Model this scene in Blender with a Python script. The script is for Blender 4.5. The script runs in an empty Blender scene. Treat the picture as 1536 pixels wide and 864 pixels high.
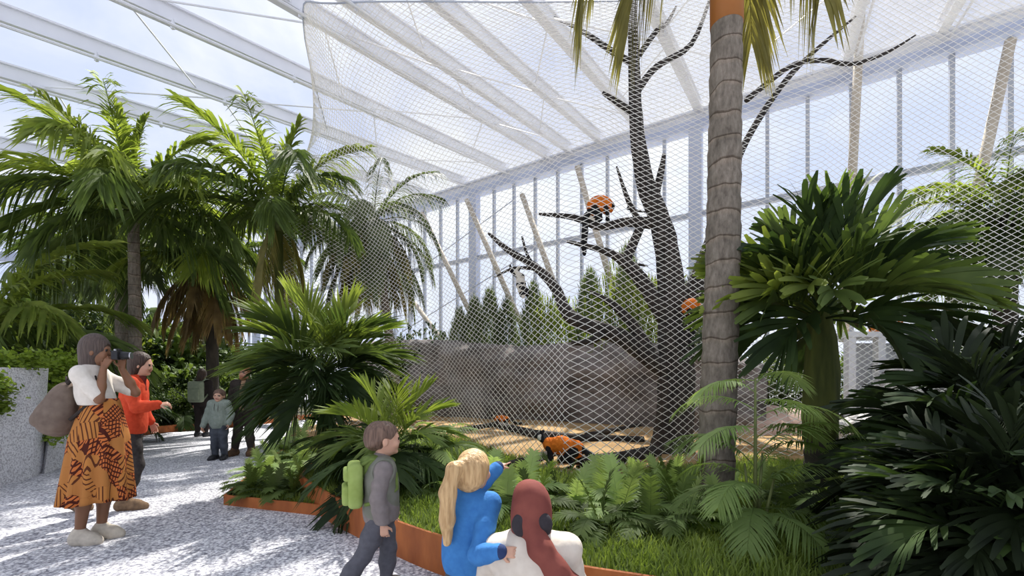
import bpy, math, random
import numpy as np
from mathutils import Vector, Matrix, Euler, noise as mnoise
random.seed(7)
RNG = np.random.default_rng(11)
PI = math.pi
SC = bpy.context.scene
COL = SC.collection

# ------------------------------------------------------------------ frame geometry (metres, camera at the origin side)
FOC, CX, HY, EYE = 650.0, 768.0, 580.0, 1.3
def P(x, y, Y):
    return Vector(((x - CX) / FOC * Y, Y, EYE - (y - HY) / FOC * Y))
def G(x, y, z=0.0):
    return P(x, y, FOC * (EYE - z) / (y - HY))
DV = Vector((0.5355, 0.8445, 0)); UV = Vector((0.8445, -0.5355, 0))   # across to the glass wall / along the glass wall
WALL_D = 14.0
def DS(d, s, z): return DV * d + UV * s + Vector((0, 0, z))
def roof_z(p): return 7.08 + 0.173 * (DV.x * p[0] + DV.y * p[1])
def on_roof(x, y):
    r = (x - CX) / FOC; k = 0.173 * (DV.x * r + DV.y)
    Y = (7.08 - EYE) / ((HY - y) / FOC - k)
    return P(x, y, Y)

# ------------------------------------------------------------------ mesh helpers
class MB:
    def __init__(s): s.v = []; s.f = []
    def add(s, v, f):
        o = len(s.v); s.v += [tuple(q) for q in v]; s.f += [tuple(i + o for i in q) for q in f]
    def box(s, c, size, R=None):
        hx, hy, hz = size[0] / 2, size[1] / 2, size[2] / 2
        v = [Vector((x, y, z)) for x in (-hx, hx) for y in (-hy, hy) for z in (-hz, hz)]
        if R is not None: v = [R @ q for q in v]
        c = Vector(c)
        s.add([q + c for q in v], [(0, 1, 3, 2), (4, 6, 7, 5), (0, 4, 5, 1), (2, 3, 7, 6), (0, 2, 6, 4), (1, 5, 7, 3)])
    def beam(s, a, b, w, h, up=Vector((0, 0, 1))):
        a, b = Vector(a), Vector(b); t = (b - a).normalized()
        x = t.cross(up).normalized() * (w / 2); z = x.cross(t).normalized() * (h / 2)
        v = [q + x * i + z * j for q in (a, b) for i, j in ((-1, -1), (1, -1), (1, 1), (-1, 1))]
        s.add(v, [(3, 2, 1, 0), (4, 5, 6, 7), (0, 1, 5, 4), (1, 2, 6, 5), (2, 3, 7, 6), (3, 0, 4, 7)])
    def tube(s, pts, rad, n=8, caps=True, jitter=0.0):
        pts = [Vector(p) for p in pts]
        if not hasattr(rad, '__len__'): rad = [rad] * len(pts)
        o = len(s.v); ref = Vector((0, 0, 1))
        t0 = (pts[1] - pts[0]).normalized()
        if abs(t0.z) > 0.9: ref = Vector((1, 0, 0))
        x = t0.cross(ref).normalized()
        for i, p in enumerate(pts):
            t = (pts[min(i + 1, len(pts) - 1)] - pts[max(i - 1, 0)]).normalized()
            x = (x - t * x.dot(t)).normalized(); y = t.cross(x)
            for k in range(n):
                a = 2 * PI * k / n
                rr = rad[i] * (1 + (random.uniform(-jitter, jitter) if jitter else 0))
                s.v.append(tuple(p + (x * math.cos(a) + y * math.sin(a)) * rr))
        for i in range(len(pts) - 1):
            for k in range(n):
                a = o + i * n + k; b = o + i * n + (k + 1) % n
                s.f.append((a, b, b + n, a + n))
        if caps:
            s.f.append(tuple(o + k for k in range(n))[::-1])
            s.f.append(tuple(o + (len(pts) - 1) * n + k for k in range(n)))
    def prism(s, poly, z0, z1):
        n = len(poly); o = len(s.v)
        s.v += [(p[0], p[1], z0) for p in poly] + [(p[0], p[1], z1) for p in poly]
        s.f.append(tuple(o + i for i in range(n))[::-1]); s.f.append(tuple(o + n + i for i in range(n)))
        for i in range(n):
            j = (i + 1) % n; s.f.append((o + i, o + j, o + n + j, o + n + i))
    def build(s, name, mat, parent=None, smooth=False):
        return mesh_obj(name, s.v, s.f, mat, parent, smooth)

def make_mesh(name, v, f, mat, smooth=False):
    me = bpy.data.meshes.new(name)
    me.from_pydata([tuple(map(float, q)) for q in v] if not isinstance(v, np.ndarray) else v.tolist(), [], f if not isinstance(f, np.ndarray) else f.tolist())
    if mat: me.materials.append(mat)
    if smooth: me.polygons.foreach_set('use_smooth', [True] * len(me.polygons))
    me.update()
    return me
def mesh_obj(name, v, f, mat, parent=None, smooth=False):
    return link(name, make_mesh(name, v, f, mat, smooth), parent)
def link(name, me, parent=None, mw=None):
    o = bpy.data.objects.new(name, me); COL.objects.link(o)
    if parent is not None: o.parent = parent
    if mw is not None: o.matrix_local = mw
    return o
def tag(o, label=None, cat=None, group=None, kind=None):
    if label: o['label'] = label
    if cat: o['category'] = cat
    if group: o['group'] = group
    if kind: o['kind'] = kind
    return o
def empty(name, loc=(0, 0, 0), rz=0.0, label=None, cat=None, group=None):
    o = bpy.data.objects.new(name, None); COL.objects.link(o)
    o.location = loc; o.rotation_euler = (0, 0, rz); o.empty_display_size = 0.1
    return tag(o, label, cat, group)
def struct(name, mb, mat, parent=None, smooth=False):
    o = mb.build(name, mat, parent, smooth)
    if parent is None: o['kind'] = 'structure'
    return o

# ------------------------------------------------------------------ materials
def new_mat(name):
    m = bpy.data.materials.new(name); m.use_nodes = True
    nt = m.node_tree; nt.nodes.clear()
    out = nt.nodes.new('ShaderNodeOutputMaterial')
    return m, nt, out
def N(nt, t, **kw):
    n = nt.nodes.new(t)
    for k, v in kw.items():
        if k in n.inputs.keys(): n.inputs[k].default_value = v
        else: setattr(n, k, v)
    return n
def L(nt, a, b): nt.links.new(a, b)
def ramp(nt, fac, stops, interp='LINEAR'):
    r = nt.nodes.new('ShaderNodeValToRGB'); r.color_ramp.interpolation = interp
    e = r.color_ramp.elements
    while len(e) < len(stops): e.new(0.5)
    for q, (p, c) in zip(e, stops): q.position = p; q.color = (*c, 1)
    L(nt, fac, r.inputs['Fac']); return r
def coords(nt, scale=(1, 1, 1), kind='Object'):
    tc = nt.nodes.new('ShaderNodeTexCoord'); mp = nt.nodes.new('ShaderNodeMapping')
    mp.inputs['Scale'].default_value = scale; L(nt, tc.outputs[kind], mp.inputs['Vector']); return mp.outputs['Vector']
def bsdf(nt, out, rough=0.7, spec=0.3, metal=0.0):
    b = nt.nodes.new('ShaderNodeBsdfPrincipled'); b.inputs['Roughness'].default_value = rough
    b.inputs['Specular IOR Level'].default_value = spec; b.inputs['Metallic'].default_value = metal
    L(nt, b.outputs[0], out.inputs[0]); return b
def bump(nt, b, h, strength=0.4, dist=0.02):
    n = nt.nodes.new('ShaderNodeBump'); n.inputs['Strength'].default_value = strength; n.inputs['Distance'].default_value = dist
    L(nt, h, n.inputs['Height']); L(nt, n.outputs[0], b.inputs['Normal'])
def simple(name, c1, c2=None, scale=8.0, rough=0.7, bumpy=0.0, spec=0.3, metal=0.0, stretch=(1, 1, 1), detail=4.0, dist=0.02):
    m, nt, out = new_mat(name); b = bsdf(nt, out, rough, spec, metal)
    c2 = c2 or tuple(q * 0.8 for q in c1)
    nz = N(nt, 'ShaderNodeTexNoise', Scale=scale, Detail=detail); L(nt, coords(nt, stretch), nz.inputs['Vector'])
    r = ramp(nt, nz.outputs['Fac'], [(0.3, c2), (0.7, c1)]); L(nt, r.outputs[0], b.inputs['Base Color'])
    if bumpy: bump(nt, b, nz.outputs['Fac'], bumpy, dist)
    return m
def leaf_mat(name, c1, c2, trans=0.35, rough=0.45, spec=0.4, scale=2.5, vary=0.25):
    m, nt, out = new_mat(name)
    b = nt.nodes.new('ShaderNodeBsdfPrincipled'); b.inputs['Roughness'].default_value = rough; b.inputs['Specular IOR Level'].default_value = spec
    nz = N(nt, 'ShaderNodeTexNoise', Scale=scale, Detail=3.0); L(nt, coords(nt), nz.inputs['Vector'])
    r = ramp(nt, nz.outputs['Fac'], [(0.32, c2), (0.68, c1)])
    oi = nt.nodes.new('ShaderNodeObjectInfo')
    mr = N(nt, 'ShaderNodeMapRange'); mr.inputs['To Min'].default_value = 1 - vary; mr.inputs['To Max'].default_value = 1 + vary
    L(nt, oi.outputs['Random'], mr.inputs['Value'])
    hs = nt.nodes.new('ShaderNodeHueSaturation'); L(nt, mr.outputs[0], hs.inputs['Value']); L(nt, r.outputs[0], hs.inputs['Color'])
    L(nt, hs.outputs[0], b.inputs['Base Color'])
    t = nt.nodes.new('ShaderNodeBsdfTranslucent')
    mx = nt.nodes.new('ShaderNodeMix'); mx.data_type = 'RGBA'; mx.blend_type = 'MULTIPLY'; mx.inputs['Factor'].default_value = 1
    L(nt, hs.outputs[0], mx.inputs[6]); mx.inputs[7].default_value = (1.35, 1.35, 0.75, 1)
    L(nt, mx.outputs[2], t.inputs['Color'])
    ms = nt.nodes.new('ShaderNodeMixShader'); ms.inputs[0].default_value = trans
    L(nt, b.outputs[0], ms.inputs[1]); L(nt, t.outputs[0], ms.inputs[2]); L(nt, ms.outputs[0], out.inputs[0])
    return m
def glass_mat(name, tint=(0.96, 0.98, 1.0), refl=0.10):
    m, nt, out = new_mat(name)
    t = nt.nodes.new('ShaderNodeBsdfTransparent'); t.inputs[0].default_value = (*tint, 1)
    g = nt.nodes.new('ShaderNodeBsdfGlossy'); g.inputs['Roughness'].default_value = 0.05
    lw = N(nt, 'ShaderNodeLayerWeight', Blend=0.12)
    mu = N(nt, 'ShaderNodeMath', operation='MULTIPLY'); L(nt, lw.outputs['Facing'], mu.inputs[0]); mu.inputs[1].default_value = refl
    ms = nt.nodes.new('ShaderNodeMixShader'); L(nt, mu.outputs[0], ms.inputs[0]); L(nt, t.outputs[0], ms.inputs[1]); L(nt, g.outputs[0], ms.inputs[2])
    L(nt, ms.outputs[0], out.inputs[0]); return m

def gravel_mat():
    m, nt, out = new_mat('white_gravel'); b = bsdf(nt, out, 0.85, 0.2); co = coords(nt)
    v1 = N(nt, 'ShaderNodeTexVoronoi', Scale=46.0); L(nt, co, v1.inputs['Vector'])
    v2 = N(nt, 'ShaderNodeTexVoronoi', Scale=85.0); L(nt, co, v2.inputs['Vector'])
    bw = nt.nodes.new('ShaderNodeRGBToBW'); L(nt, v1.outputs['Color'], bw.inputs[0])
    r = ramp(nt, bw.outputs[0], [(0.2, (0.40, 0.40, 0.43)), (0.40, (0.72, 0.72, 0.75)), (0.65, (0.90, 0.90, 0.92))])
    d = ramp(nt, v1.outputs['Distance'], [(0.30, (1, 1, 1)), (0.8, (0.42, 0.42, 0.46))])
    mx = nt.nodes.new('ShaderNodeMix'); mx.data_type = 'RGBA'; mx.blend_type = 'MULTIPLY'; mx.inputs['Factor'].default_value = 1
    L(nt, r.outputs[0], mx.inputs[6]); L(nt, d.outputs[0], mx.inputs[7]); L(nt, mx.outputs[2], b.inputs['Base Color'])
    ad = N(nt, 'ShaderNodeMath', operation='ADD'); L(nt, v1.outputs['Distance'], ad.inputs[0]); L(nt, v2.outputs['Distance'], ad.inputs[1])
    iv = N(nt, 'ShaderNodeMath', operation='SUBTRACT'); iv.inputs[0].default_value = 1; L(nt, ad.outputs[0], iv.inputs[1])
    bump(nt, b, iv.outputs[0], 0.55, 0.012); return m
def granite_mat():
    m, nt, out = new_mat('granite_render'); b = bsdf(nt, out, 0.85, 0.2); co = coords(nt)
    v = N(nt, 'ShaderNodeTexVoronoi', Scale=60.0); L(nt, co, v.inputs['Vector'])
    bw = nt.nodes.new('ShaderNodeRGBToBW'); L(nt, v.outputs['Color'], bw.inputs[0])
    r = ramp(nt, bw.outputs[0], [(0.2, (0.46, 0.45, 0.47)), (0.42, (0.66, 0.66, 0.68)), (0.7, (0.82, 0.82, 0.84))])
    L(nt, r.outputs[0], b.inputs['Base Color']); bump(nt, b, v.outputs['Distance'], 0.3, 0.01); return m
def rock_mat(name, c1, c2, sc=1.6):
    m, nt, out = new_mat(name); b = bsdf(nt, out, 0.9, 0.15); co = coords(nt, (1, 1, 1.6))
    n1 = N(nt, 'ShaderNodeTexNoise', Scale=sc, Detail=9.0, Roughness=0.65); L(nt, co, n1.inputs['Vector'])
    v = N(nt, 'ShaderNodeTexVoronoi', Scale=sc * 1.4); v.feature = 'DISTANCE_TO_EDGE'; L(nt, co, v.inputs['Vector'])
    r = ramp(nt, n1.outputs['Fac'], [(0.3, c2), (0.7, c1)]); L(nt, r.outputs[0], b.inputs['Base Color'])
    bump(nt, b, n1.outputs['Fac'], 0.9, 0.12); return m
def corten_mat():
    m, nt, out = new_mat('rusted_steel'); b = bsdf(nt, out, 0.6, 0.3); co = coords(nt, (1, 1, 0.35))
    n1 = N(nt, 'ShaderNodeTexNoise', Scale=5.0, Detail=8.0, Roughness=0.6); L(nt, co, n1.inputs['Vector'])
    r = ramp(nt, n1.outputs['Fac'], [(0.3, (0.27, 0.075, 0.022)), (0.55, (0.42, 0.13, 0.035)), (0.75, (0.52, 0.19, 0.06))])
    L(nt, r.outputs[0], b.inputs['Base Color']); bump(nt, b, n1.outputs['Fac'], 0.1, 0.01); return m
def sand_mat():
    m, nt, out = new_mat('sand'); b = bsdf(nt, out, 0.95, 0.1); co = coords(nt)
    n1 = N(nt, 'ShaderNodeTexNoise', Scale=1.3, Detail=7.0); L(nt, co, n1.inputs['Vector'])
    n2 = N(nt, 'ShaderNodeTexNoise', Scale=40.0, Detail=3.0); L(nt, co, n2.inputs['Vector'])
    r = ramp(nt, n1.outputs['Fac'], [(0.3, (0.22, 0.13, 0.06)), (0.5, (0.36, 0.235, 0.11)), (0.7, (0.44, 0.30, 0.16))])
    L(nt, r.outputs[0], b.inputs['Base Color']); bump(nt, b, n2.outputs['Fac'], 0.6, 0.02); return m

M = {}
M['gravel'] = gravel_mat(); M['granite'] = granite_mat(); M['corten'] = corten_mat(); M['sand'] = sand_mat()
M['rock'] = rock_mat('dark_rock', (0.20, 0.165, 0.14), (0.045, 0.038, 0.034)); M['pale_rock'] = rock_mat('pale_rock', (0.62, 0.60, 0.58), (0.36, 0.34, 0.32), 2.5)
M['steel'] = simple('white_steel', (0.78, 0.79, 0.82), (0.70, 0.71, 0.75), 1.2, 0.4)
M['grey_steel'] = simple('grey_steel', (0.44, 0.47, 0.54), (0.38, 0.41, 0.48), 1.2, 0.4)
M['lilac_steel'] = simple('pale_blue_steel', (0.50, 0.54, 0.66), (0.44, 0.48, 0.60), 0.8, 0.4)
M['glass'] = glass_mat('clear_glass'); M['roof_glass'] = glass_mat('roof_glass', (0.97, 0.98, 1.0), 0.06)
M['net'] = simple('cream_net', (0.80, 0.77, 0.71), (0.70, 0.67, 0.61), 3.0, 0.6)
M['soil'] = simple('dark_soil', (0.10, 0.085, 0.05), (0.04, 0.05, 0.02), 6.0, 0.95, 0.5)
M['turf'] = simple('turf_soil', (0.11, 0.15, 0.035), (0.05, 0.075, 0.02), 5.0, 0.95, 0.5)
M['pole'] = simple('weathered_pole', (0.56, 0.49, 0.39), (0.42, 0.36, 0.28), 6.0, 0.8, 0.2, stretch=(1, 1, 0.2))

# ------------------------------------------------------------------ camera, sky, sun
cam = bpy.data.cameras.new('camera'); co_ = bpy.data.objects.new('camera', cam); COL.objects.link(co_)
co_.location = (0, 0, EYE); co_.rotation_euler = (PI / 2, 0, 0)
cam.sensor_width = 36; cam.lens = FOC / 1536 * 36; cam.shift_y = (HY - 432) / 1536; cam.clip_end = 500; cam.clip_start = 0.05
SC.camera = co_

w = bpy.data.worlds.new('sky'); SC.world = w; w.use_nodes = True
nt = w.node_tree; nt.nodes.clear()
wo = nt.nodes.new('ShaderNodeOutputWorld'); bg = nt.nodes.new('ShaderNodeBackground'); L(nt, bg.outputs[0], wo.inputs[0])
tc = nt.nodes.new('ShaderNodeTexCoord'); mp = nt.nodes.new('ShaderNodeMapping'); mp.inputs['Scale'].default_value = (1, 1, 1.8)
L(nt, tc.outputs['Generated'], mp.inputs['Vector'])
nz = N(nt, 'ShaderNodeTexNoise', Scale=2.3, Detail=8.0, Roughness=0.55, Distortion=0.3); L(nt, mp.outputs[0], nz.inputs['Vector'])
cl = ramp(nt, nz.outputs['Fac'], [(0.38, (0.60, 0.67, 0.88)), (0.50, (0.75, 0.79, 0.92)), (0.62, (0.94, 0.96, 1.0))])
L(nt, cl.outputs[0], bg.inputs['Color']); bg.inputs['Strength'].default_value = 1.06

SUN_EL, SUN_AZ = math.radians(54), math.atan2(0.97, 0.22)     # stands behind the enclosure, a little to the right
sd = Vector((math.cos(SUN_AZ) * math.cos(SUN_EL), math.sin(SUN_AZ) * math.cos(SUN_EL), math.sin(SUN_EL)))
sl = bpy.data.lights.new('sun', 'SUN'); sl.energy = 8.2; sl.angle = math.radians(1.0); sl.color = (1.0, 0.95, 0.87)
so = bpy.data.objects.new('sun', sl); COL.objects.link(so); so.rotation_euler = sd.to_track_quat('Z', 'Y').to_euler(); so.location = sd * 60
SC.view_settings.view_transform = 'Standard'; SC.view_settings.look = 'None'; SC.view_settings.gamma = 1.0
SC.view_settings.use_curve_mapping = False; SC.view_settings.exposure = 0.2
SC.cycles.max_bounces = 7; SC.cycles.transparent_max_bounces = 12; SC.cycles.diffuse_bounces = 4; SC.cycles.glossy_bounces = 2
SC.cycles.use_denoising = True; SC.cycles.caustics_reflective = False; SC.cycles.caustics_refractive = False

# ------------------------------------------------------------------ ground and beds
def sgrid(name, poly_fn, x0, x1, y0, y1, nx, ny, mat): pass
mb = MB(); mb.prism([(-60, -6), (60, -6), (60, 90), (-60, 90)], -0.3, 0.0)
struct('floor', mb, M['gravel'])

RIM = [(-2.48, 5.07), (-1.89, 4.33), (-1.38, 3.80), (-0.857, 3.31), (-0.47, 2.99), (0.0, 2.70), (0.397, 2.50), (0.75, 2.36), (1.3, 2.14), (2.2, 1.86), (3.4, 1.6), (5.0, 1.4)]
def smooth_line(pts, n=6):
    out = []
    for i in range(len(pts) - 1):
        p0 = Vector(pts[max(i - 1, 0)]); p1 = Vector(pts[i]); p2 = Vector(pts[i + 1]); p3 = Vector(pts[min(i + 2, len(pts) - 1)])
        for k in range(n):
            t = k / n
            out.append(0.5 * ((2 * p1) + (p2 - p0) * t + (2 * p0 - 5 * p1 + 4 * p2 - p3) * t * t + (3 * p1 - p0 - 3 * p2 + p3) * t ** 3))
    out.append(Vector(pts[-1])); return out
def edging(name, pts, h, label, group=None, th=0.012):
    mb = MB(); n = len(pts); off = []
    for i in range(n):
        t = (Vector(pts[min(i + 1, n - 1)]) - Vector(pts[max(i - 1, 0)])); t = Vector((t[0], t[1])).normalized(); off.append(Vector((-t.y, t.x)) * th)
    v = []
    for p, o in zip(pts, off):
        p = Vector((p[0], p[1]))
        for q in (p - o, p + o): v += [(q.x, q.y, 0.0), (q.x, q.y, h)]
    f = []
    for i in range(n - 1):
        a = i * 4; b = a + 4
        f += [(a, b, b + 1, a + 1), (a + 2, a + 3, b + 3, b + 2), (a + 1, b + 1, b + 3, a + 3), (a, a + 2, b + 2, b)]
    f += [(0, 1, 3, 2), ((n - 1) * 4, (n - 1) * 4 + 2, (n - 1) * 4 + 3, (n - 1) * 4 + 1)]
    mb.add(v, f); return tag(mb.build(name, M['corten']), label, 'planter edging', group)

A_BACK = [(-2.48, 5.07), (-2.9, 6.5), (-3.3, 8.5), (-4.3, 11.5), (-6.0, 16.5)]
rim = smooth_line(RIM, 5)
edging('planter_edging', rim, 0.27, 'tall curved rusted steel planter edging in front of the grass bed')
edging('planter_edging', smooth_line(A_BACK, 4)[::-1], 0.27, 'tall rusted steel edging running back behind the low fern planter')
B_EDGE = [(-1.93, 4.37), (-3.16, 4.77), (-3.97, 7.0), (-4.9, 10.0), (-6.4, 15.5)]
edging('planter_edging', [Vector(q) for q in B_EDGE][::-1], 0.11, 'low rusted steel planter edging around the small fern corner')
C_EDGE = [(-7.75, 7.7), (-8.7, 9.6), (-9.9, 11.75), (-8.9, 14.0), (-7.9, 17.5), (-5.5, 20.5)]
edging('planter_edging', smooth_line(C_EDGE, 4), 0.2, 'rusted steel edging of the far jungle bed behind the child')
mb = MB(); mb.prism([(q[0], q[1]) for q in rim] + [(14, 1.6), (16, 6), (12, 8.8), (6, 12.6), (-3, 20), (-6.0, 16.6)] + [(q[0], q[1]) for q in smooth_line(A_BACK, 4)[::-1]][1:-1], 0.005, 0.235)
struct('ground_grass_bed', mb, M['turf'])
mb = MB(); mb.prism([(-2.0, 4.42), (-3.14, 4.79), (-3.95, 7.0), (-4.88, 10.0), (-6.38, 15.5), (-6.02, 16.4), (-4.32, 11.5), (-3.32, 8.5), (-2.92, 6.5), (-2.5, 5.06)], 0.004, 0.085)
struct('ground_fern_bed', mb, M['soil'])
mb = MB(); mb.prism([(q[0], q[1] + 0.02) for q in smooth_line(C_EDGE, 4)] + [(-5.5, 30), (-45, 30), (-45, 7.6)], 0.004, 0.17)
struct('ground_jungle_bed', mb, M['soil'])
# ------------------------------------------------------------------ sand inside the enclosure
def net_base_pts(): return [(-4.9, 9.6), (-3.2, 9.9), (-1.2, 8.9), (0.67, 5.3), (2.1, 5.7), (4.2, 6.3), (8.5, 6.4)]
nb = smooth_line(net_base_pts(), 8)
def sand_height(x, y): return 0.30 + 0.05 * mnoise.noise(Vector((x * 0.6, y * 0.6, 3))) + 0.02 * mnoise.noise(Vector((x * 2, y * 2, 1)))
v, f = [], []
NX, NY = 90, 60
front = [Vector((q[0], q[1])) for q in nb]
def front_at(t):
    k = t * (len(front) - 1); i = min(int(k), len(front) - 2); return front[i].lerp(front[i + 1], k - i)
for i in range(NX + 1):
    a = front_at(i / NX); a = Vector((a.x, a.y - 0.12)); b = Vector((-6 + 17 * i / NX, 17.0 - 5.0 * i / NX))
    for j in range(NY + 1):
        q = a.lerp(b, j / NY); z = sand_height(q.x, q.y) if j > 0 else 0.18
        v.append((q.x, q.y, z))
for i in range(NX):
    for j in range(NY):
        a = i * (NY + 1) + j; f.append((a, a + NY + 1, a + NY + 2, a + 1))
o = mesh_obj('ground_sand', v, f, M['sand'], None, True); o['kind'] = 'structure'

# ------------------------------------------------------------------ the glass wall
S0, S1 = -33.0, 16.0
ZE0, ZE1 = 9.0, 9.5
eave = MB(); eave.beam(DS(WALL_D, S0, 9.25), DS(WALL_D, S1, 9.25), 0.3, 0.42)
eave.beam(DS(WALL_D - 0.05, S0, 9.01), DS(WALL_D - 0.05, S1, 9.01), 0.42, 0.06); eave.beam(DS(WALL_D - 0.05, S0, 9.49), DS(WALL_D - 0.05, S1, 9.49), 0.42, 0.06)
struct('trim_1', eave, M['lilac_steel'])
rail = MB(); rail.beam(DS(WALL_D - 0.08, S0, 6.45), DS(WALL_D - 0.08, S1, 6.45), 0.12, 0.16); struct('trim_2', rail, M['grey_steel'])
kerb = MB(); kerb.beam(DS(WALL_D, S0, 0.3), DS(WALL_D, S1, 0.3), 0.3, 0.6); struct('trim_3', kerb, M['grey_steel'])
cols_s = [-27.2, -18.9, -10.6, -2.3, 6.0, 14.3]
k = 4
for s in cols_s:
    c = MB(); c.beam(DS(WALL_D - 0.1, s, 0), DS(WALL_D - 0.1, s, 9.1), 0.36, 0.3, DV); struct('column_%d' % k, c, M['lilac_steel']); k += 1
edges = [S0] + cols_s + [S1]
for i in range(len(edges) - 1):
    a, b = edges[i], edges[i + 1]
    g = MB(); p = [DS(WALL_D, a, 0.6), DS(WALL_D, b, 0.6), DS(WALL_D, b, 9.02), DS(WALL_D, a, 9.02)]; g.add(p, [(0, 1, 2, 3)])
    w_ = struct('window_%d' % (i + 1), g, M['glass'])
    n = max(1, round((b - a) / 0.92))
    for j in range(1, n):
        s = a + (b - a) * j / n
        q = MB(); q.beam(DS(WALL_D - 0.04, s, 0.55), DS(WALL_D - 0.04, s, 9.02), 0.09, 0.12, DV); q.build('mullion', M['grey_steel'], w_)
# the side wall of the hall, from the far corner towards the camera's left
sw = MB(); g = MB()
C0 = DS(WALL_D, S0, 0); C1 = C0 - DV * 34
def top_(p): return Vector((p.x, p.y, roof_z(p) - 0.1))
g.add([C0 + Vector((0, 0, 0.4)), C1 + Vector((0, 0, 0.4)), top_(C1), top_(C0)], [(0, 1, 2, 3)])
side = struct('window_9', g, M['glass'])
for j in range(35):
    p = C0.lerp(C1, j / 34); q = MB(); q.beam(p, top_(p), 0.1, 0.12, DV); q.build('mullion', M['grey_steel'], side)
sw.beam(top_(C0), top_(C1), 0.3, 0.45); sw.beam(C0 + Vector((0, 0, 5.2)), C1 + Vector((0, 0, 5.2)), 0.12, 0.16); sw.beam(C0 + Vector((0, 0, 0.2)), C1 + Vector((0, 0, 0.2)), 0.2, 0.4)
struct('trim_10', sw, M['lilac_steel'])

# ------------------------------------------------------------------ the roof: beams, rods, glass
def rp(d, s, dz=0.0): return DS(d, s, 7.08 + 0.173 * d + dz)
def s_of(p): return UV.x * p[0] + UV.y * p[1]
beam_px = [(787, 0), (642, 0), (513, 0), (450, 22), (175, 0), (0, 35), (0, 118)]
beam_s = [s_of(on_roof(*q)) for q in beam_px]
print('beam_s', [round(q, 2) for q in beam_s])
extra = [beam_s[0] + 1.75 * k for k in range(1, 9)] + [beam_s[-1] - 4.2 * k for k in range(1, 4)]
rods = []
bs = sorted(beam_s + extra)
for i, s in enumerate(bs):
    b = MB()
    b.beam(rp(-7, s, 0.16), rp(WALL_D, s, 0.16), 0.10, 0.26); b.beam(rp(-7, s, 0.02), rp(WALL_D, s, 0.02), 0.20, 0.035); b.beam(rp(-7, s, 0.30), rp(WALL_D, s, 0.30), 0.20, 0.035)
    b.tube([rp(-7, s + 0.16, -0.10), rp(WALL_D, s + 0.16, -0.10)], 0.028, 6)
    bo = struct('roof_beam_%d' % (i + 1), b, M['steel'])
    for kx in range(-2, 7):
        d = kx * 2.2 + (i % 3) * 0.5
        if d > WALL_D - 1: continue
        h = MB(); h.box(rp(d, s + 0.08, -0.04), (0.05, 0.05, 0.16)); h.build('pipe_clamp', M['steel'], bo)
for i in range(len(bs) - 1):
    a, b = bs[i], bs[i + 1]
    r = MB()
    for kx in range(4):
        d0 = -5 + kx * 5.0 + (i % 2) * 2.3
        if d0 + 2.6 < WALL_D: r.tube([rp(d0, a, 0.05), rp(d0 + 2.6, b, 0.05)], 0.018, 5)
        if d0 + 4.4 < WALL_D: r.tube([rp(d0 + 4.4, a, 0.05), rp(d0 + 2.6, b, 0.05)], 0.018, 5)
    struct('roof_beam_rod_%d' % (i + 1), r, M['steel'])
g = MB(); sA, sB = bs[0] - 2, bs[-1] + 2
for i in range(len(bs) - 1): g.add([rp(-7, bs[i], 0.34), rp(-7, bs[i + 1], 0.34), rp(WALL_D, bs[i + 1], 0.34), rp(WALL_D, bs[i], 0.34)], [(0, 1, 2, 3)])
struct('ceiling', g, M['roof_glass'])

# ------------------------------------------------------------------ the net
def loft(rows, n):
    """rows: stations of control points; catmull-rom across stations -> n+1 interpolated stations"""
    out = []; ns = len(rows)
    seg = [0.0]
    for i in range(ns - 1): seg.append(seg[-1] + max((Vector(rows[i + 1][0]) - Vector(rows[i][0])).length, 0.6 * (Vector(rows[i + 1][-1]) - Vector(rows[i][-1])).length))
    for k in range(n + 1):
        L_ = seg[-1] * k / n; i = 0
        while i < ns - 2 and seg[i + 1] < L_: i += 1
        t = (L_ - seg[i]) / (seg[i + 1] - seg[i]); r = []
        for c in range(len(rows[0])):
            p0 = Vector(rows[max(i - 1, 0)][c]); p1 = Vector(rows[i][c]); p2 = Vector(rows[i + 1][c]); p3 = Vector(rows[min(i + 2, ns - 1)][c])
            r.append(0.5 * ((2 * p1) + (p2 - p0) * t + (2 * p0 - 5 * p1 + 4 * p2 - p3) * t * t + (3 * p1 - p0 - 3 * p2 + p3) * t ** 3))
        out.append(r)
    return out, seg[-1]
def wires(pts, edges, rad):
    """three-sided wires along every edge of the net"""
    pts = np.asarray(pts); e = np.asarray(edges); a = pts[e[:, 0]]; b = pts[e[:, 1]]
    t = b - a; t /= np.linalg.norm(t, axis=1)[:, None] + 1e-9
    ref = np.tile(np.array([[0.31, 0.77, 0.55]]), (len(t), 1)); x = np.cross(t, ref); x /= np.linalg.norm(x, axis=1)[:, None] + 1e-9; y = np.cross(t, x)
    vs = []
    for q in (a, b):
        for k in range(3):
            an = 2 * PI * k / 3; vs.append(q + (x * math.cos(an) + y * math.sin(an)) * rad)
    V = np.stack(vs, 1).reshape(-1, 3); n = len(t); base = np.arange(n)[:, None] * 6
    F = np.concatenate([base + np.array([[0, 1, 4, 3]]), base + np.array([[1, 2, 5, 4]]), base + np.array([[2, 0, 3, 5]])], 0)
    return V, F
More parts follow.
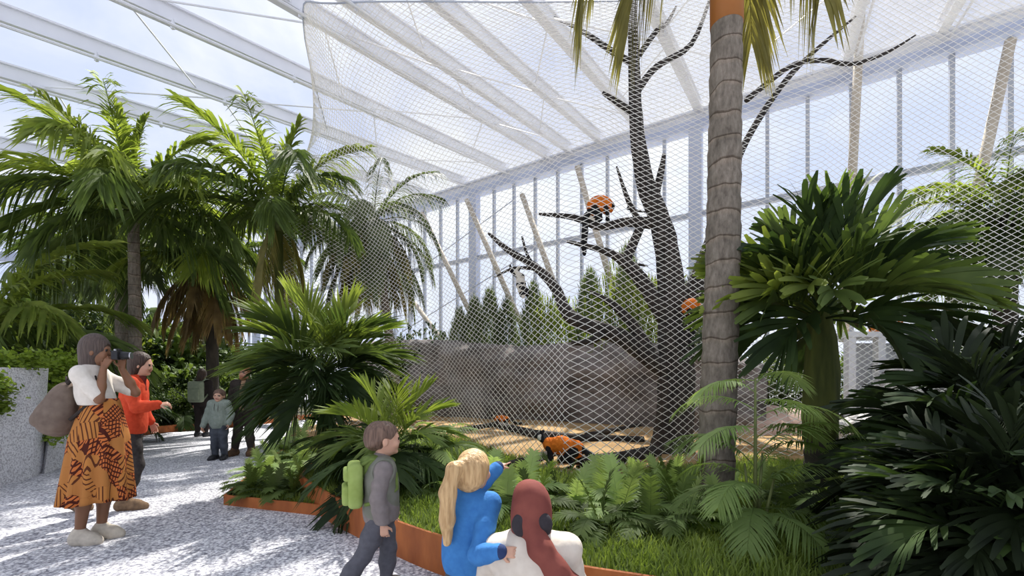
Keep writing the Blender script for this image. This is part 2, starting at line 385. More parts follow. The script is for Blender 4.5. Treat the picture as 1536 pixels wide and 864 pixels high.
def net_panel(rows, cell_w, cell_h, quad, rad):
    st, length = loft(rows, 40)
    nu = int(length / (cell_w / 2)); hgt = max((Vector(r[-1]) - Vector(r[0])).length for r in rows); nv = int(hgt / (cell_h / 2))
    st, _ = loft(rows, nu); pts = []; idx = {}
    for i in range(nu + 1):
        r = st[i]
        for j in range(nv + 1):
            if (i + j) % 2: continue
            v = j / nv
            p = (r[0] * (1 - v) ** 2 + r[1] * (2 * v * (1 - v)) + r[2] * v * v) if quad else r[0].lerp(r[1], v)
            idx[(i, j)] = len(pts); pts.append(tuple(p))
    ed = []
    for (i, j), a in idx.items():
        for dj in (-1, 1):
            b = idx.get((i + 1, j + dj))
            if b is not None: ed.append((a, b))
    for seq in ([(i, 0) for i in range(nu + 1)], [(i, nv) for i in range(nu + 1)], [(0, j) for j in range(nv + 1)], [(nu, j) for j in range(nv + 1)]):
        s2 = [idx[q] for q in seq if q in idx]; ed += list(zip(s2[:-1], s2[1:]))
    print('net', nu, nv, len(ed))
    return wires(pts, ed, rad)
def ctl(B, Mid, T):
    B, Mid, T = Vector(B), Vector(Mid), Vector(T); return [B, 2 * Mid - (B + T) / 2, T]
def rt(x, y): p = Vector((x, y, 0)); p.z = roof_z(p) - 0.2; return p
def rpx(x, y): p = on_roof(x, y); p.z -= 0.05; return p
T0, T1, T2 = rpx(490, 190), rpx(455, 28), rpx(513, 0)
FR = [ctl((-4.9, 9.6, .25), (-6.0, 10.9, 4.9), T0), ctl((-3.2, 9.9, .25), (-3.5, 9.9, 4.3), T1), ctl((-1.2, 8.9, .25), (-1.9, 8.9, 4.3), T2),
      ctl((0.67, 5.3, .25), (0.75, 6.5, 4.3), rt(0.6, 7.6)), ctl((2.1, 5.7, .25), (2.4, 6.8, 4.3), rt(2.9, 7.75)), ctl((4.2, 6.3, .25), (4.9, 7.0, 4.3), rt(5.9, 7.4)), ctl((8.5, 6.4, .25), (9.0, 6.8, 4.3), rt(10.0, 6.8)), ctl((13.0, 5.2, .25), (13.3, 5.5, 4.3), rt(13.8, 5.6))]
net = empty('enclosure_net', (0, 0, 0), 0, 'cream diamond wire net enclosing the lemur yard up to the roof', 'net')
V, F = net_panel(FR, 0.17, 0.105, True, 0.0050)
mesh_obj('front_netting', V, F, M['net'], net)
tl = rpx(505, 290); e_dir = (tl - T1); kk = (WALL_D - 0.3 - T1.dot(DV)) / e_dir.dot(DV); TL = T1 + e_dir * kk
def wl(s): return DS(WALL_D - 0.3, s, 7.08 + 0.173 * (WALL_D - 0.3) - 0.25)
CE = [[T1, TL], [T2, wl(s_of(TL) + 2.0)], [FR[3][2], wl(-6)], [FR[4][2], wl(-1)], [FR[5][2], wl(4)], [FR[6][2], wl(10)], [FR[7][2], wl(15)]]
V, F = net_panel(CE, 0.17, 0.13, False, 0.0028)
mesh_obj('ceiling_netting', V, F, M['net'], net)
cab = MB(); stn, _ = loft(FR, 60)
cab.tube([r[2] for r in stn], 0.015, 5); cab.build('border_cable', M['grey_steel'], net)
# ------------------------------------------------------------------ leaves
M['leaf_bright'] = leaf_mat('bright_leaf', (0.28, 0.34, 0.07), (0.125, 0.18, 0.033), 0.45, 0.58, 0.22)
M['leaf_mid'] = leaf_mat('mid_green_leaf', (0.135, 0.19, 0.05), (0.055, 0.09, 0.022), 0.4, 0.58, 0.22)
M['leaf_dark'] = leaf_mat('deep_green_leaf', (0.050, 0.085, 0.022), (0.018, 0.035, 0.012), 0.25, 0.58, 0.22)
M['leaf_shaded'] = leaf_mat('shade_darkened_leaf', (0.030, 0.046, 0.018), (0.010, 0.016, 0.008), 0.14, 0.58, 0.22)  # foreground palm leaves, green darkened to stand in for shade
M['leaf_dry'] = leaf_mat('dry_palm_leaf', (0.30, 0.21, 0.085), (0.13, 0.085, 0.035), 0.3, 0.58, 0.22)
M['leaf_tan'] = leaf_mat('yellow_tan_leaf', (0.34, 0.31, 0.10), (0.18, 0.16, 0.05), 0.35, 0.58, 0.22)
M['leaf_pale'] = leaf_mat('pale_fern_leaf', (0.40, 0.50, 0.21), (0.22, 0.33, 0.10), 0.42, 0.58, 0.22)
M['leaf_grey'] = leaf_mat('grey_green_leaf', (0.17, 0.22, 0.10), (0.08, 0.11, 0.045), 0.35, 0.58, 0.22)
M['leaf_ivy'] = leaf_mat('ivy_leaf', (0.28, 0.38, 0.06), (0.12, 0.19, 0.025), 0.4, 0.58, 0.22, 6.0)
M['leaf_soft'] = leaf_mat('soft_feather_leaf', (0.22, 0.31, 0.10), (0.12, 0.185, 0.05), 0.42, 0.58, 0.22)
M['grass'] = leaf_mat('grass_blade', (0.29, 0.37, 0.095), (0.12, 0.18, 0.035), 0.5, 0.6, 0.2, 1.1, 0.0)
M['stem'] = simple('green_stem', (0.16, 0.19, 0.06), (0.09, 0.11, 0.035), 8.0, 0.6)
M['shaft'] = simple('orange_brown_crownshaft', (0.40, 0.155, 0.035), (0.30, 0.10, 0.02), 2.0, 0.45, 0.1, stretch=(1, 1, 0.3))
M['shaft_brown'] = simple('ochre_crownshaft', (0.26, 0.15, 0.04), (0.15, 0.08, 0.025), 3.0, 0.5, 0.1, stretch=(1, 1, 0.3))
M['bark'] = simple('dead_bark', (0.050, 0.040, 0.034), (0.018, 0.015, 0.013), 9.0, 0.9, 0.9, stretch=(1, 1, 0.3), dist=0.05)
M['fibre'] = simple('green_fibre_trunk', (0.15, 0.17, 0.04), (0.06, 0.075, 0.02), 12.0, 0.8, 0.6, stretch=(1, 1, 0.15))
M['dark_trunk'] = simple('dark_trunk', (0.07, 0.06, 0.045), (0.03, 0.026, 0.02), 9.0, 0.9, 0.6, stretch=(1, 1, 0.3))
def palm_bark():
    m, nt, out = new_mat('ringed_palm_bark'); b = bsdf(nt, out, 0.85, 0.2); co = coords(nt)
    n1 = N(nt, 'ShaderNodeTexNoise', Scale=26.0, Detail=7.0, Roughness=0.7); L(nt, coords(nt, (1, 1, 0.35)), n1.inputs['Vector'])
    n2 = N(nt, 'ShaderNodeTexNoise', Scale=4.0, Detail=5.0); L(nt, co, n2.inputs['Vector'])
    v = N(nt, 'ShaderNodeTexVoronoi', Scale=16.0); L(nt, coords(nt, (1, 1, 0.6)), v.inputs['Vector'])
    r = ramp(nt, n1.outputs['Fac'], [(0.28, (0.11, 0.095, 0.078)), (0.5, (0.215, 0.19, 0.16)), (0.75, (0.33, 0.30, 0.255))])
    r2 = ramp(nt, n2.outputs['Fac'], [(0.3, (0.72, 0.70, 0.66)), (0.7, (1.1, 1.05, 1.0))])
    r3 = ramp(nt, v.outputs['Distance'], [(0.0, (0.25, 0.22, 0.2)), (0.09, (1, 1, 1))])
    a = nt.nodes.new('ShaderNodeMix'); a.data_type = 'RGBA'; a.blend_type = 'MULTIPLY'; a.inputs['Factor'].default_value = 1
    L(nt, r.outputs[0], a.inputs[6]); L(nt, r2.outputs[0], a.inputs[7])
    a2 = nt.nodes.new('ShaderNodeMix'); a2.data_type = 'RGBA'; a2.blend_type = 'MULTIPLY'; a2.inputs['Factor'].default_value = 0.55
    L(nt, a.outputs[2], a2.inputs[6]); L(nt, r3.outputs[0], a2.inputs[7])
    sx = nt.nodes.new('ShaderNodeSeparateXYZ'); L(nt, co, sx.inputs[0])
    n4 = N(nt, 'ShaderNodeTexNoise', Scale=3.5, Detail=2.0); L(nt, co, n4.inputs['Vector'])
    m1 = N(nt, 'ShaderNodeMath', operation='MULTIPLY_ADD'); L(nt, n4.outputs['Fac'], m1.inputs[0]); m1.inputs[1].default_value = 0.16; L(nt, sx.outputs['Z'], m1.inputs[2])
    m2 = N(nt, 'ShaderNodeMath', operation='MULTIPLY'); L(nt, m1.outputs[0], m2.inputs[0]); m2.inputs[1].default_value = 4.4
    m3 = N(nt, 'ShaderNodeMath', operation='FRACT'); L(nt, m2.outputs[0], m3.inputs[0])
    r4 = ramp(nt, m3.outputs[0], [(0.0, (0.42, 0.38, 0.34)), (0.05, (0.55, 0.5, 0.45)), (0.09, (1.0, 1.0, 1.0)), (0.8, (1.0, 1.0, 1.0)), (0.97, (1.25, 1.2, 1.15))])
    a3 = nt.nodes.new('ShaderNodeMix'); a3.data_type = 'RGBA'; a3.blend_type = 'MULTIPLY'; a3.inputs['Factor'].default_value = 1
    L(nt, a2.outputs[2], a3.inputs[6]); L(nt, r4.outputs[0], a3.inputs[7]); L(nt, a3.outputs[2], b.inputs['Base Color'])
    bump(nt, b, n1.outputs['Fac'], 0.6, 0.015); return m
M['palm_bark'] = palm_bark()

def frond_mesh(name, mat, elev, Lg, arch, n, ll, lw, sweep=0.9, vf=0.25, droop=0.35, petiole=0.15, prof=(0.55, 1.0, 0.85, 0.05), rr=0.011, seed=0, twist=0.0, power=1.3, taper=0.45, vr=0.12, sw2=0.45):
    """a pinnate leaf that leaves the crown along +X at angle elev; gravity bends the leaflets"""
    rnd = random.Random(seed); mb = MB(); NS = 16; pts = [Vector((0, 0, 0))]; tg = []
    for i in range(NS):
        a = elev - arch * ((i + 0.5) / NS) ** power
        t = Vector((math.cos(a), 0, math.sin(a))); tg.append(t); pts.append(pts[-1] + t * (Lg / NS))
    tg.append(tg[-1])
    mb.tube(pts, [rr * (1 - 0.8 * i / NS) for i in range(NS + 1)], 5, False)
    def at(q):
        k = q * NS; i = min(int(k), NS - 1); return pts[i].lerp(pts[i + 1], k - i), tg[i].lerp(tg[i + 1], k - i).normalized()
    for i in range(n):
        q0 = i / (n - 1); q = petiole + (1 - petiole) * q0 * 0.995; p, t = at(q)
        nrm = Vector((0, 1, 0)).cross(t) * -1
        if nrm.z < 0 and abs(t.z) < 0.95: nrm = -nrm
        nrm = Vector((-t.z, 0, t.x))
        ln = ll * (taper + (1 - taper) * math.sin(PI * min(1, 0.12 + 0.80 * q0))) * (1 if q0 < 0.9 else 1 - 2.0 * (q0 - 0.9))
        for sd_ in (-1, 1):
            sw = sweep * (1.08 - sw2 * q0) + rnd.uniform(-0.10, 0.10); l2 = ln * rnd.uniform(0.86, 1.08); v_ = vf + rnd.uniform(-vr, vr)
            d = t * math.cos(sw) + Vector((0, sd_, 0)) * math.sin(sw) * math.cos(v_) + nrm * math.sin(sw) * math.sin(v_)
            d.normalize(); wv = (t - d * t.dot(d)).normalized()
            if twist: wv = (Matrix.Rotation(sd_ * twist, 3, d) @ wv)
            o = len(mb.v); dr = droop * rnd.uniform(0.7, 1.35)
            for k, pw in enumerate(prof):
                u = k / (len(prof) - 1); c = p + d * (l2 * u) + Vector((0, 0, -1)) * (dr * l2 * u * u)
                mb.v.append(tuple(c - wv * (lw * pw / 2))); mb.v.append(tuple(c + wv * (lw * pw / 2)))
            for k in range(len(prof) - 1):
                a = o + 2 * k; mb.f.append((a, a + 1, a + 3, a + 2))
    return make_mesh(name, mb.v, mb.f, mat, True)
ROUND = (0.5, 0.85, 1.0, 0.95, 0.45)

def put_fronds(root, specs, crown, scale=(0.88, 1.1), name='frond', az0=0.0, tilt=0.12, rise=0.0):
    """specs: list of (mesh list, count, radius at the crown, height offset)"""
    for meshes, cnt, rad, dz in specs:
        base = random.uniform(0, 6.28)
        for i in range(cnt):
            az = base + 2 * PI * i / cnt + random.uniform(-0.22, 0.22); s = random.uniform(*scale)
            mw = Matrix.Translation(Vector(crown) + Vector((math.cos(az) * rad, math.sin(az) * rad, dz + random.uniform(-0.02, 0.02)))) @ Matrix.Rotation(az, 4, 'Z') @ Matrix.Rotation(random.uniform(-tilt, tilt), 4, 'Y') @ Matrix.Rotation(random.uniform(-0.25, 0.25), 4, 'X') @ Matrix.Scale(s, 4)
            link(name, random.choice(meshes), root, mw)
def aim_frond(root, mesh, crown, az, s=1.0, roll=0.0, tilt=0.0, name='frond'):
    mw = Matrix.Translation(Vector(crown)) @ Matrix.Rotation(az, 4, 'Z') @ Matrix.Rotation(tilt, 4, 'Y') @ Matrix.Rotation(roll, 4, 'X') @ Matrix.Scale(s, 4)
    return link(name, mesh, root, mw)

def trunk_mesh(pts, r0, r1, rings=0, n=20, ring_amp=0.075):
    mb = MB(); pts = [Vector(p) for p in pts]; P_, R_ = [], []
    K = max(rings * 5, 12)
    for i in range(K + 1):
        k = i / K * (len(pts) - 1); j = min(int(k), len(pts) - 2); u = i / K
        P_.append(pts[j].lerp(pts[j + 1], k - j)); ph = (u * rings) % 1 if rings else 0
        R_.append((r0 + (r1 - r0) * u) * (1 + (ring_amp * (ph - 0.5) if rings else 0) + 0.015 * math.sin(u * 37)))
    mb.tube(P_, R_, n); return mb

def palm(label, base, top, r0, r1, rings, bark, specs, shaft=None, group=None, name='palm_tree', cat='palm tree', shaft_r=None, crown_dz=0.0, scale=(0.88, 1.1)):
    base, top = Vector(base), Vector(top); root = empty(name, base, 0, label, cat, group); rel = top - base
    mid = rel * 0.5 + Vector((0.02, 0, 0))
    trunk_mesh([(0, 0, -0.03), mid, rel], r0, r1, rings).build('trunk', bark, root, True)
    crown = rel
    if shaft:
        h, m = shaft; b = MB(); sr = shaft_r or r1 * 1.12
        b.tube([rel - Vector((0, 0, 0.05)), rel + Vector((0, 0, h * 0.2)), rel + Vector((0, 0, h * 0.6)), rel + Vector((0, 0, h))], [sr * 0.98, sr, sr * 0.85, sr * 0.5], 16)
        b.build('crownshaft', m, root, True); crown = rel + Vector((0, 0, h * 0.92))
    put_fronds(root, specs, crown + Vector((0, 0, crown_dz)), scale); return root, crown

# feather palm leaves at five rises (shared by the copies)
def fset(pref, mat, Lg, n, ll, lw, elevs, **kw):
    return {e: [frond_mesh('frond', mat, math.radians(e), Lg, a, n, ll, lw, seed=int(e) + 7 * j + len(pref), **kw) for j in range(2)] for e, a in elevs}
up = [(84, 0.35), (62, 1.0), (40, 1.35), (14, 1.2), (-20, 0.8), (-55, 0.5)]
FP = fset('palm', M['leaf_bright'], 2.45, 54, 0.74, 0.058, up, sweep=0.8, vf=0.40, vr=0.75, droop=0.65, rr=0.022, twist=0.5)
FM = fset('palm2', M['leaf_mid'], 2.45, 54, 0.74, 0.058, up, sweep=0.8, vf=0.35, vr=0.75, droop=0.75, rr=0.022, twist=0.5)
FD = fset('palmdry', M['leaf_dry'], 1.9, 34, 0.55, 0.045, [(-35, 0.75), (-62, 0.35)], sweep=0.6, vf=0.0, droop=0.9, rr=0.02, twist=0.7)
FT = fset('palmtan', M['leaf_tan'], 2.0, 36, 0.6, 0.05, [(10, 1.5), (-30, 0.9), (-60, 0.4)], sweep=0.65, vf=0.0, droop=0.95, rr=0.02, twist=0.6)
FG = fset('palmgrey', M['leaf_grey'], 2.2, 38, 0.6, 0.045, [(55, 1.2), (25, 1.7), (-10, 1.2), (-45, 0.6)], sweep=0.7, vf=0.1, droop=0.8, rr=0.02, twist=0.5)

FS84 = [frond_mesh('frond', M['leaf_bright'], math.radians(84), 1.8, 0.35, 50, 0.55, 0.055, seed=71 + j, sweep=0.55, vf=0.35, vr=0.7, droop=0.4, rr=0.022, twist=0.5) for j in range(2)]
def pb(x, Y, z): X = (x - CX) / FOC * Y; return Vector((X, Y, z))
# big palms behind the path
b1 = pb(203, 9.4, 0.16); t1 = P(200, 330, 9.4)
palm('big feather palm with bright green arching fronds above the camera woman', b1, t1, 0.13, 0.10, 14, M['palm_bark'],
     [(FS84, 4, 0.02, 0.05), (FP[62], 9, 0.06, -0.15), (FP[40], 12, 0.08, -0.15), (FM[14], 7, 0.08, -0.12), (FM[-20], 4, 0.08, -0.2)], (0.4, M['stem']))
b2 = pb(418, 10.0, 0.235); t2 = P(418, 345, 10.0)
palm('feather palm at the left edge of the net behind the tall fan palm', b2, t2, 0.11, 0.09, 12, M['fibre'],
     [(FS84, 3, 0.02, 0.0), (FP[62], 6, 0.06, -0.15), (FM[40], 8, 0.08, -0.15), (FM[14], 6, 0.08, -0.2), (FT[-60], 3, 0.08, -0.2)], (0.55, M['stem']))
b3 = pb(317, 12.3, 0.16); t3 = P(318, 470, 12.3)
palm('palm with dry brown hanging fronds standing behind the child', b3, t3, 0.17, 0.14, 12, M['dark_trunk'],
     [(FP[62], 5, 0.06, 0), (FM[40], 7, 0.08, -0.05), (FP[14], 7, 0.08, -0.1), (FD[-35], 9, 0.1, -0.2), (FD[-62], 9, 0.1, -0.3)], (1.7, M['shaft_brown']), shaft_r=0.15)
b4 = pb(-35, 7.6, 0.16)
palm('low bright palm at the left edge of the picture above the granite wall', b4, b4 + Vector((0, 0, 2.1)), 0.15, 0.13, 8, M['palm_bark'],
     [(FP[62], 5, 0.06, 0.05), (FP[40], 7, 0.08, 0), (FM[14], 7, 0.08, -0.05), (FM[-20], 6, 0.08, -0.1)], None)
b5 = pb(186, 12.5, 0.16)
palm('grey trunked palm standing behind the big bright palm', b5, P(186, 400, 12.5), 0.24, 0.2, 12, M['palm_bark'],
     [(FM[62], 6, 0.08, 0), (FM[40], 7, 0.1, -0.05), (FG[25], 6, 0.1, -0.1), (FG[-10], 6, 0.1, -0.1)], None)
b6 = pb(95, 14.0, 0.16)
palm('slim far palm seen between the left fronds', b6, P(95, 405, 14.0), 0.1, 0.08, 12, M['palm_bark'],
     [(FG[55], 6, 0.05, 0), (FG[25], 7, 0.05, -0.05), (FG[-10], 5, 0.05, -0.1)], None)
# palms inside the net
b7 = pb(600, 12.0, 0.30)
palm('shaggy palm with drooping grey green and dry fronds behind the net', b7, P(560, 330, 12.0), 0.14, 0.11, 12, M['palm_bark'],
     [(FG[55], 7, 0.05, 0), (FG[25], 8, 0.08, -0.05), (FG[-10], 8, 0.08, -0.1), (FT[-30], 6, 0.1, -0.2), (FG[-45], 8, 0.1, -0.25), (FT[-60], 5, 0.1, -0.3)], None)
b8 = pb(1505, 8.6, 0.30)
palm('dense green palm behind the net at the right edge', b8, P(1508, 315, 8.6), 0.2, 0.16, 10, M['dark_trunk'],
     [(FP[62], 7, 0.05, 0), (FP[40], 9, 0.08, -0.05), (FM[14], 9, 0.08, -0.1), (FM[-20], 9, 0.08, -0.15), (FG[-45], 8, 0.1, -0.2)], None, scale=(0.68, 0.84))
# the tall ringed palm of the grass bed
bt = G(1072, 752, 0.235); tt = P(1090, 32, 4.02)
rt_, crown = palm('tall ringed palm trunk with orange brown crownshaft in the grass bed', bt, tt, 0.165, 0.137, 19, M['palm_bark'], [], (1.65, M['shaft']), shaft_r=0.145)
HD = {e: [frond_mesh('frond', M['leaf_tan'], math.radians(e), 2.1, a, 40, 0.72, 0.045, sweep=0.55, vf=0.0, droop=0.95, rr=0.02, twist=0.6, seed=90 + j, power=0.8) for j in range(2)] for e, a in [(25, 1.95), (5, 1.75)]}
for az, e, s in [(0.30, 25, 0.82), (0.9, 25, 0.85), (2.2, 25, 0.8), (3.0, 25, 0.92), (3.3, 25, 0.86), (5.6, 25, 0.72)]:
    aim_frond(rt_, random.choice(HD[e]), crown, az, s)
for az, m_ in [(0.2, FM[62]), (1.5, FM[62]), (2.6, FM[62])]: aim_frond(rt_, random.choice(m_), crown, az, 0.9)

# ------------------------------------------------------------------ broad-leaved fan palms
def bset(mat, Lg, n, ll, lw, elevs, **kw):
    return {e: [frond_mesh('frond', mat, math.radians(e), Lg, a, n, ll, lw, seed=int(e) + 13 * j, **kw) for j in range(2)] for e, a in elevs}
el = [(75, 0.5), (52, 0.8), (30, 0.9), (5, 0.8), (-25, 0.5)]
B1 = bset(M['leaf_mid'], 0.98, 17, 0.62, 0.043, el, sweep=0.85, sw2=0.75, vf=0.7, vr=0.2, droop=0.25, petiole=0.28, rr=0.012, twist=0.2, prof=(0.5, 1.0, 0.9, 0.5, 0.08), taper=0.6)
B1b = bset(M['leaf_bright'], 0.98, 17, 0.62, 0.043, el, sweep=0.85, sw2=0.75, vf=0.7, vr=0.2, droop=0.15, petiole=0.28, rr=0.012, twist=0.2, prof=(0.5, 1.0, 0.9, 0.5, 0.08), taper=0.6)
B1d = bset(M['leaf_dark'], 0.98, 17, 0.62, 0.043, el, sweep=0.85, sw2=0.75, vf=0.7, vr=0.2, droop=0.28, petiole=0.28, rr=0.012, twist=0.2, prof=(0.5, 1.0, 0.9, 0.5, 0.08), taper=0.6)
fb = pb(486, 5.55, 0.22)
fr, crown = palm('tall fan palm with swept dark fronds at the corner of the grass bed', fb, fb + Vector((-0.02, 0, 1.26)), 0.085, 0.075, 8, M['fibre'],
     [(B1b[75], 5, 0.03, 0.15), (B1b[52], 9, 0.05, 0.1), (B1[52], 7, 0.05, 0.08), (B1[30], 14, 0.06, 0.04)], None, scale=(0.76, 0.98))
put_fronds(fr, [(B1d[30], 8, 0.06, 0.0), (B1d[5], 15, 0.07, -0.03), (B1d[-25], 13, 0.07, -0.1)], crown, (0.66, 0.84))  # bright upper and dark lower fronds: crown light and shade put into colour
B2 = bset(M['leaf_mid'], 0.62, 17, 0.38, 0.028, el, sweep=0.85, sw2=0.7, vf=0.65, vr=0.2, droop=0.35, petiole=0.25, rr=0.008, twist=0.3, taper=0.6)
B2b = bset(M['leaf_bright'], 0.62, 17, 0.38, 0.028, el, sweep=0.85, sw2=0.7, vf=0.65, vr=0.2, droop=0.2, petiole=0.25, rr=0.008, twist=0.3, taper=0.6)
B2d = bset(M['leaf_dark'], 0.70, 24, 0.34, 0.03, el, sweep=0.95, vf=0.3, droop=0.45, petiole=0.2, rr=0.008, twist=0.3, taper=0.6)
lb = pb(588, 4.55, 0.22)
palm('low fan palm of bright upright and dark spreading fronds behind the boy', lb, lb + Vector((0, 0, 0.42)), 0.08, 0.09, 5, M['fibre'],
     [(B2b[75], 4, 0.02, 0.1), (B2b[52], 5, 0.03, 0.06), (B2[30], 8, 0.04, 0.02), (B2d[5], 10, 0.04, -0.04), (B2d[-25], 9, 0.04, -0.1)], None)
B3 = bset(M['leaf_pale'], 0.62, 30, 0.22, 0.014, [(52, 1.2), (30, 1.1), (5, 0.8)], sweep=1.05, vf=0.2, droop=0.5, petiole=0.12, rr=0.006, twist=0.3, taper=0.5)
pb3 = pb(648, 5.1, 0.22)
palm('fine leaved pale palm beside the low fan palm', pb3, pb3 + Vector((0, 0, 0.3)), 0.05, 0.05, 4, M['fibre'],
     [(B3[52], 6, 0.02, 0.05), (B3[30], 8, 0.03, 0.0), (B3[5], 7, 0.03, -0.05)], None)
# a dark shaggy skirt under the tall fan palm
sk = pb(532, 5.3, 0.22)
palm('dark spreading cycad between the two fan palms', sk, sk + Vector((0, 0, 0.35)), 0.08, 0.09, 4, M['fibre'],
     [(B2d[52], 6, 0.03, 0.05), (B2d[30], 9, 0.04, 0.0), (B2d[5], 10, 0.04, -0.05)], None, name='cycad', cat='cycad', scale=(0.7, 0.86))
# right fan palm with rounded straps
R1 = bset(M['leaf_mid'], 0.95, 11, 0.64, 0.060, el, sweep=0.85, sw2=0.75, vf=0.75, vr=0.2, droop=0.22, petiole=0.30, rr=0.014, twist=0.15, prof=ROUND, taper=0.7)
R1lit = bset(M['leaf_bright'], 0.95, 11, 0.64, 0.060, el, sweep=0.85, sw2=0.75, vf=0.75, vr=0.2, droop=0.15, petiole=0.30, rr=0.014, twist=0.15, prof=ROUND, taper=0.7)
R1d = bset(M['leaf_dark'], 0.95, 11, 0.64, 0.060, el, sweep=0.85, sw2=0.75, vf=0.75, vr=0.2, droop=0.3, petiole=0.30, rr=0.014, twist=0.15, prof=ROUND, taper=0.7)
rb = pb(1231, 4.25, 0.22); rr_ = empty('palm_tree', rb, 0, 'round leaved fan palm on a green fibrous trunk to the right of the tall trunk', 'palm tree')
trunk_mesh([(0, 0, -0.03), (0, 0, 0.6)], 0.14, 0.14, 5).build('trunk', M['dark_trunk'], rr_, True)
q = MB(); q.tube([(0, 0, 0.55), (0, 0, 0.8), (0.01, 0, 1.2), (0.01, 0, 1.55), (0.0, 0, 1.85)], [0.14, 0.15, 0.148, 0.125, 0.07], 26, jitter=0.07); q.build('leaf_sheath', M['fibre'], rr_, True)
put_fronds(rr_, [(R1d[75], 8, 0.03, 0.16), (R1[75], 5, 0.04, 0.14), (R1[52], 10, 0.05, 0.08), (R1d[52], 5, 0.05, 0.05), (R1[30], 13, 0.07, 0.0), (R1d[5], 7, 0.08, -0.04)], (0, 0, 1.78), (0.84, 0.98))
for az in (2.5, 2.8, 3.1, 3.4, 3.7, 4.0): aim_frond(rr_, random.choice(R1lit[52 if az < 3.2 else 30]), (0, 0, 1.78), az, 1.0)  # brighter leaf colour on the left fronds stands in for sunlight
# foreground palms at the right, shade put into their dark leaf colours
D1 = bset(M['leaf_shaded'], 0.80, 12, 0.52, 0.046, el, sweep=0.85, sw2=0.75, vf=0.6, vr=0.2, droop=0.28, petiole=0.26, rr=0.011, twist=0.15, prof=ROUND, taper=0.7)
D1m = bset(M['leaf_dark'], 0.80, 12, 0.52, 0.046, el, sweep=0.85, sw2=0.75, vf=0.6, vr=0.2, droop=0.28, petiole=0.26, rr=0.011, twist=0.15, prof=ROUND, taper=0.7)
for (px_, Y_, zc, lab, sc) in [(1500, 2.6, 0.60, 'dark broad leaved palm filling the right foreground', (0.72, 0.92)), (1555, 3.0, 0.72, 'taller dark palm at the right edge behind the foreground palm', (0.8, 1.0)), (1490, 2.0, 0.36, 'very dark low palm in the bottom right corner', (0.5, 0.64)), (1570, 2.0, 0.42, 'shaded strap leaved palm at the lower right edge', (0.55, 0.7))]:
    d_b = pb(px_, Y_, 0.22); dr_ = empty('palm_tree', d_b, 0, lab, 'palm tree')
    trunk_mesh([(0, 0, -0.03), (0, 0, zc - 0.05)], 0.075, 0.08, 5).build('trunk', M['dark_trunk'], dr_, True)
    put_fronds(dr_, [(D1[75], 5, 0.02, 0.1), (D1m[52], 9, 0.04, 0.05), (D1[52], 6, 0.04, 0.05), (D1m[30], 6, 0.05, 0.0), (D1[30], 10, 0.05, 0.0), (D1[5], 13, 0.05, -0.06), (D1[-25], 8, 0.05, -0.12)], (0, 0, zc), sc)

# ------------------------------------------------------------------ the slender feather palm
sp = G(1133, 812, 0.235); sp.z = 0.22
sr = empty('palm_sapling', sp, 0, 'slender young palm with fine feather fronds in front of the tall trunk', 'palm')
FS = {e: [frond_mesh('frond', M['leaf_soft'], math.radians(e), 0.62, a, 32, 0.22, 0.0135, sweep=1.0, vf=0.12, droop=0.45, petiole=0.22, rr=0.0045, seed=300 + j + e, twist=0.25, taper=0.4) for j in range(2)] for e, a in [(55, 1.5), (35, 1.5), (15, 1.1), (-5, 0.9)]}
FSp = {e: [frond_mesh('frond', M['leaf_pale'], math.radians(e), 0.52, a, 30, 0.17, 0.011, sweep=1.05, vf=0.12, droop=0.45, petiole=0.2, rr=0.004, seed=320 + j + e, twist=0.25, taper=0.4) for j in range(2)] for e, a in [(35, 1.5), (10, 1.0)]}
for i, (dx, dy, h) in enumerate([(0, 0, 1.14), (0.03, 0.02, 0.62), (-0.03, 0.01, 0.55), (0.05, -0.02, 0.45)]):
    q = MB(); q.tube([(dx, dy, -0.02), (dx * 1.3, dy, h * 0.5), (dx * 2.2, dy * 1.5, h)], [0.014, 0.012, 0.007], 8); q.build('stem', M['stem'], sr, True)
hs = [(0.30, FS[35], 0.10), (0.30, FS[35], 3.3), (0.36, FS[55], 5.9), (0.36, FS[35], 3.9), (0.42, FS[35], 2.2), (0.48, FS[55], 0.35), (0.52, FS[55], 2.9), (0.60, FS[55], 6.1), (0.66, FS[35], 3.2), (0.72, FS[35], 0.2), (0.80, FSp[10], 3.5), (0.86, FSp[35], 5.8), (0.92, FSp[35], 2.7), (0.98, FSp[10], 0.2), (1.04, FSp[35], 3.4), (1.10, FSp[35], 0.5), (1.12, FSp[10], 2.0), (0.22, FS[15], 4.9), (0.24, FS[15], 5.5), (0.25, FS[15], 4.2)]
for h, ms_, az in hs: aim_frond(sr, random.choice(ms_), (0.0, 0, h), az + random.uniform(-0.1, 0.1), random.uniform(0.9, 1.12))

# ------------------------------------------------------------------ ferns
FE = {e: [frond_mesh('fern_leaf', M['leaf_pale'], math.radians(e), 0.42, a, 22, 0.125, 0.022, sweep=1.12, vf=0.1, droop=0.2, petiole=0.12, rr=0.003, seed=400 + j + e, taper=0.75, prof=(0.9, 0.8, 0.05)) for j in range(2)] for e, a in [(78, 0.3), (48, 1.3), (24, 0.9)]}
FEm = {e: [frond_mesh('fern_leaf', M['leaf_mid'], math.radians(e), 0.42, a, 22, 0.125, 0.022, sweep=1.12, vf=0.1, droop=0.2, petiole=0.12, rr=0.003, seed=420 + j + e, taper=0.75, prof=(0.9, 0.8, 0.05)) for j in range(2)] for e, a in [(78, 0.3), (48, 1.3), (24, 0.9)]}
def fern(p, s, label, group, sets):
    r = empty('fern', p, random.uniform(0, 6), label, 'fern', group); s0 = sets
    put_fronds(r, [(s0[78], 2, 0.01, 0), (s0[48], 6, 0.015, 0), (s0[24], 6, 0.02, 0)], (0, 0, 0.0), (0.85 * s, 1.15 * s), 'fern_leaf')
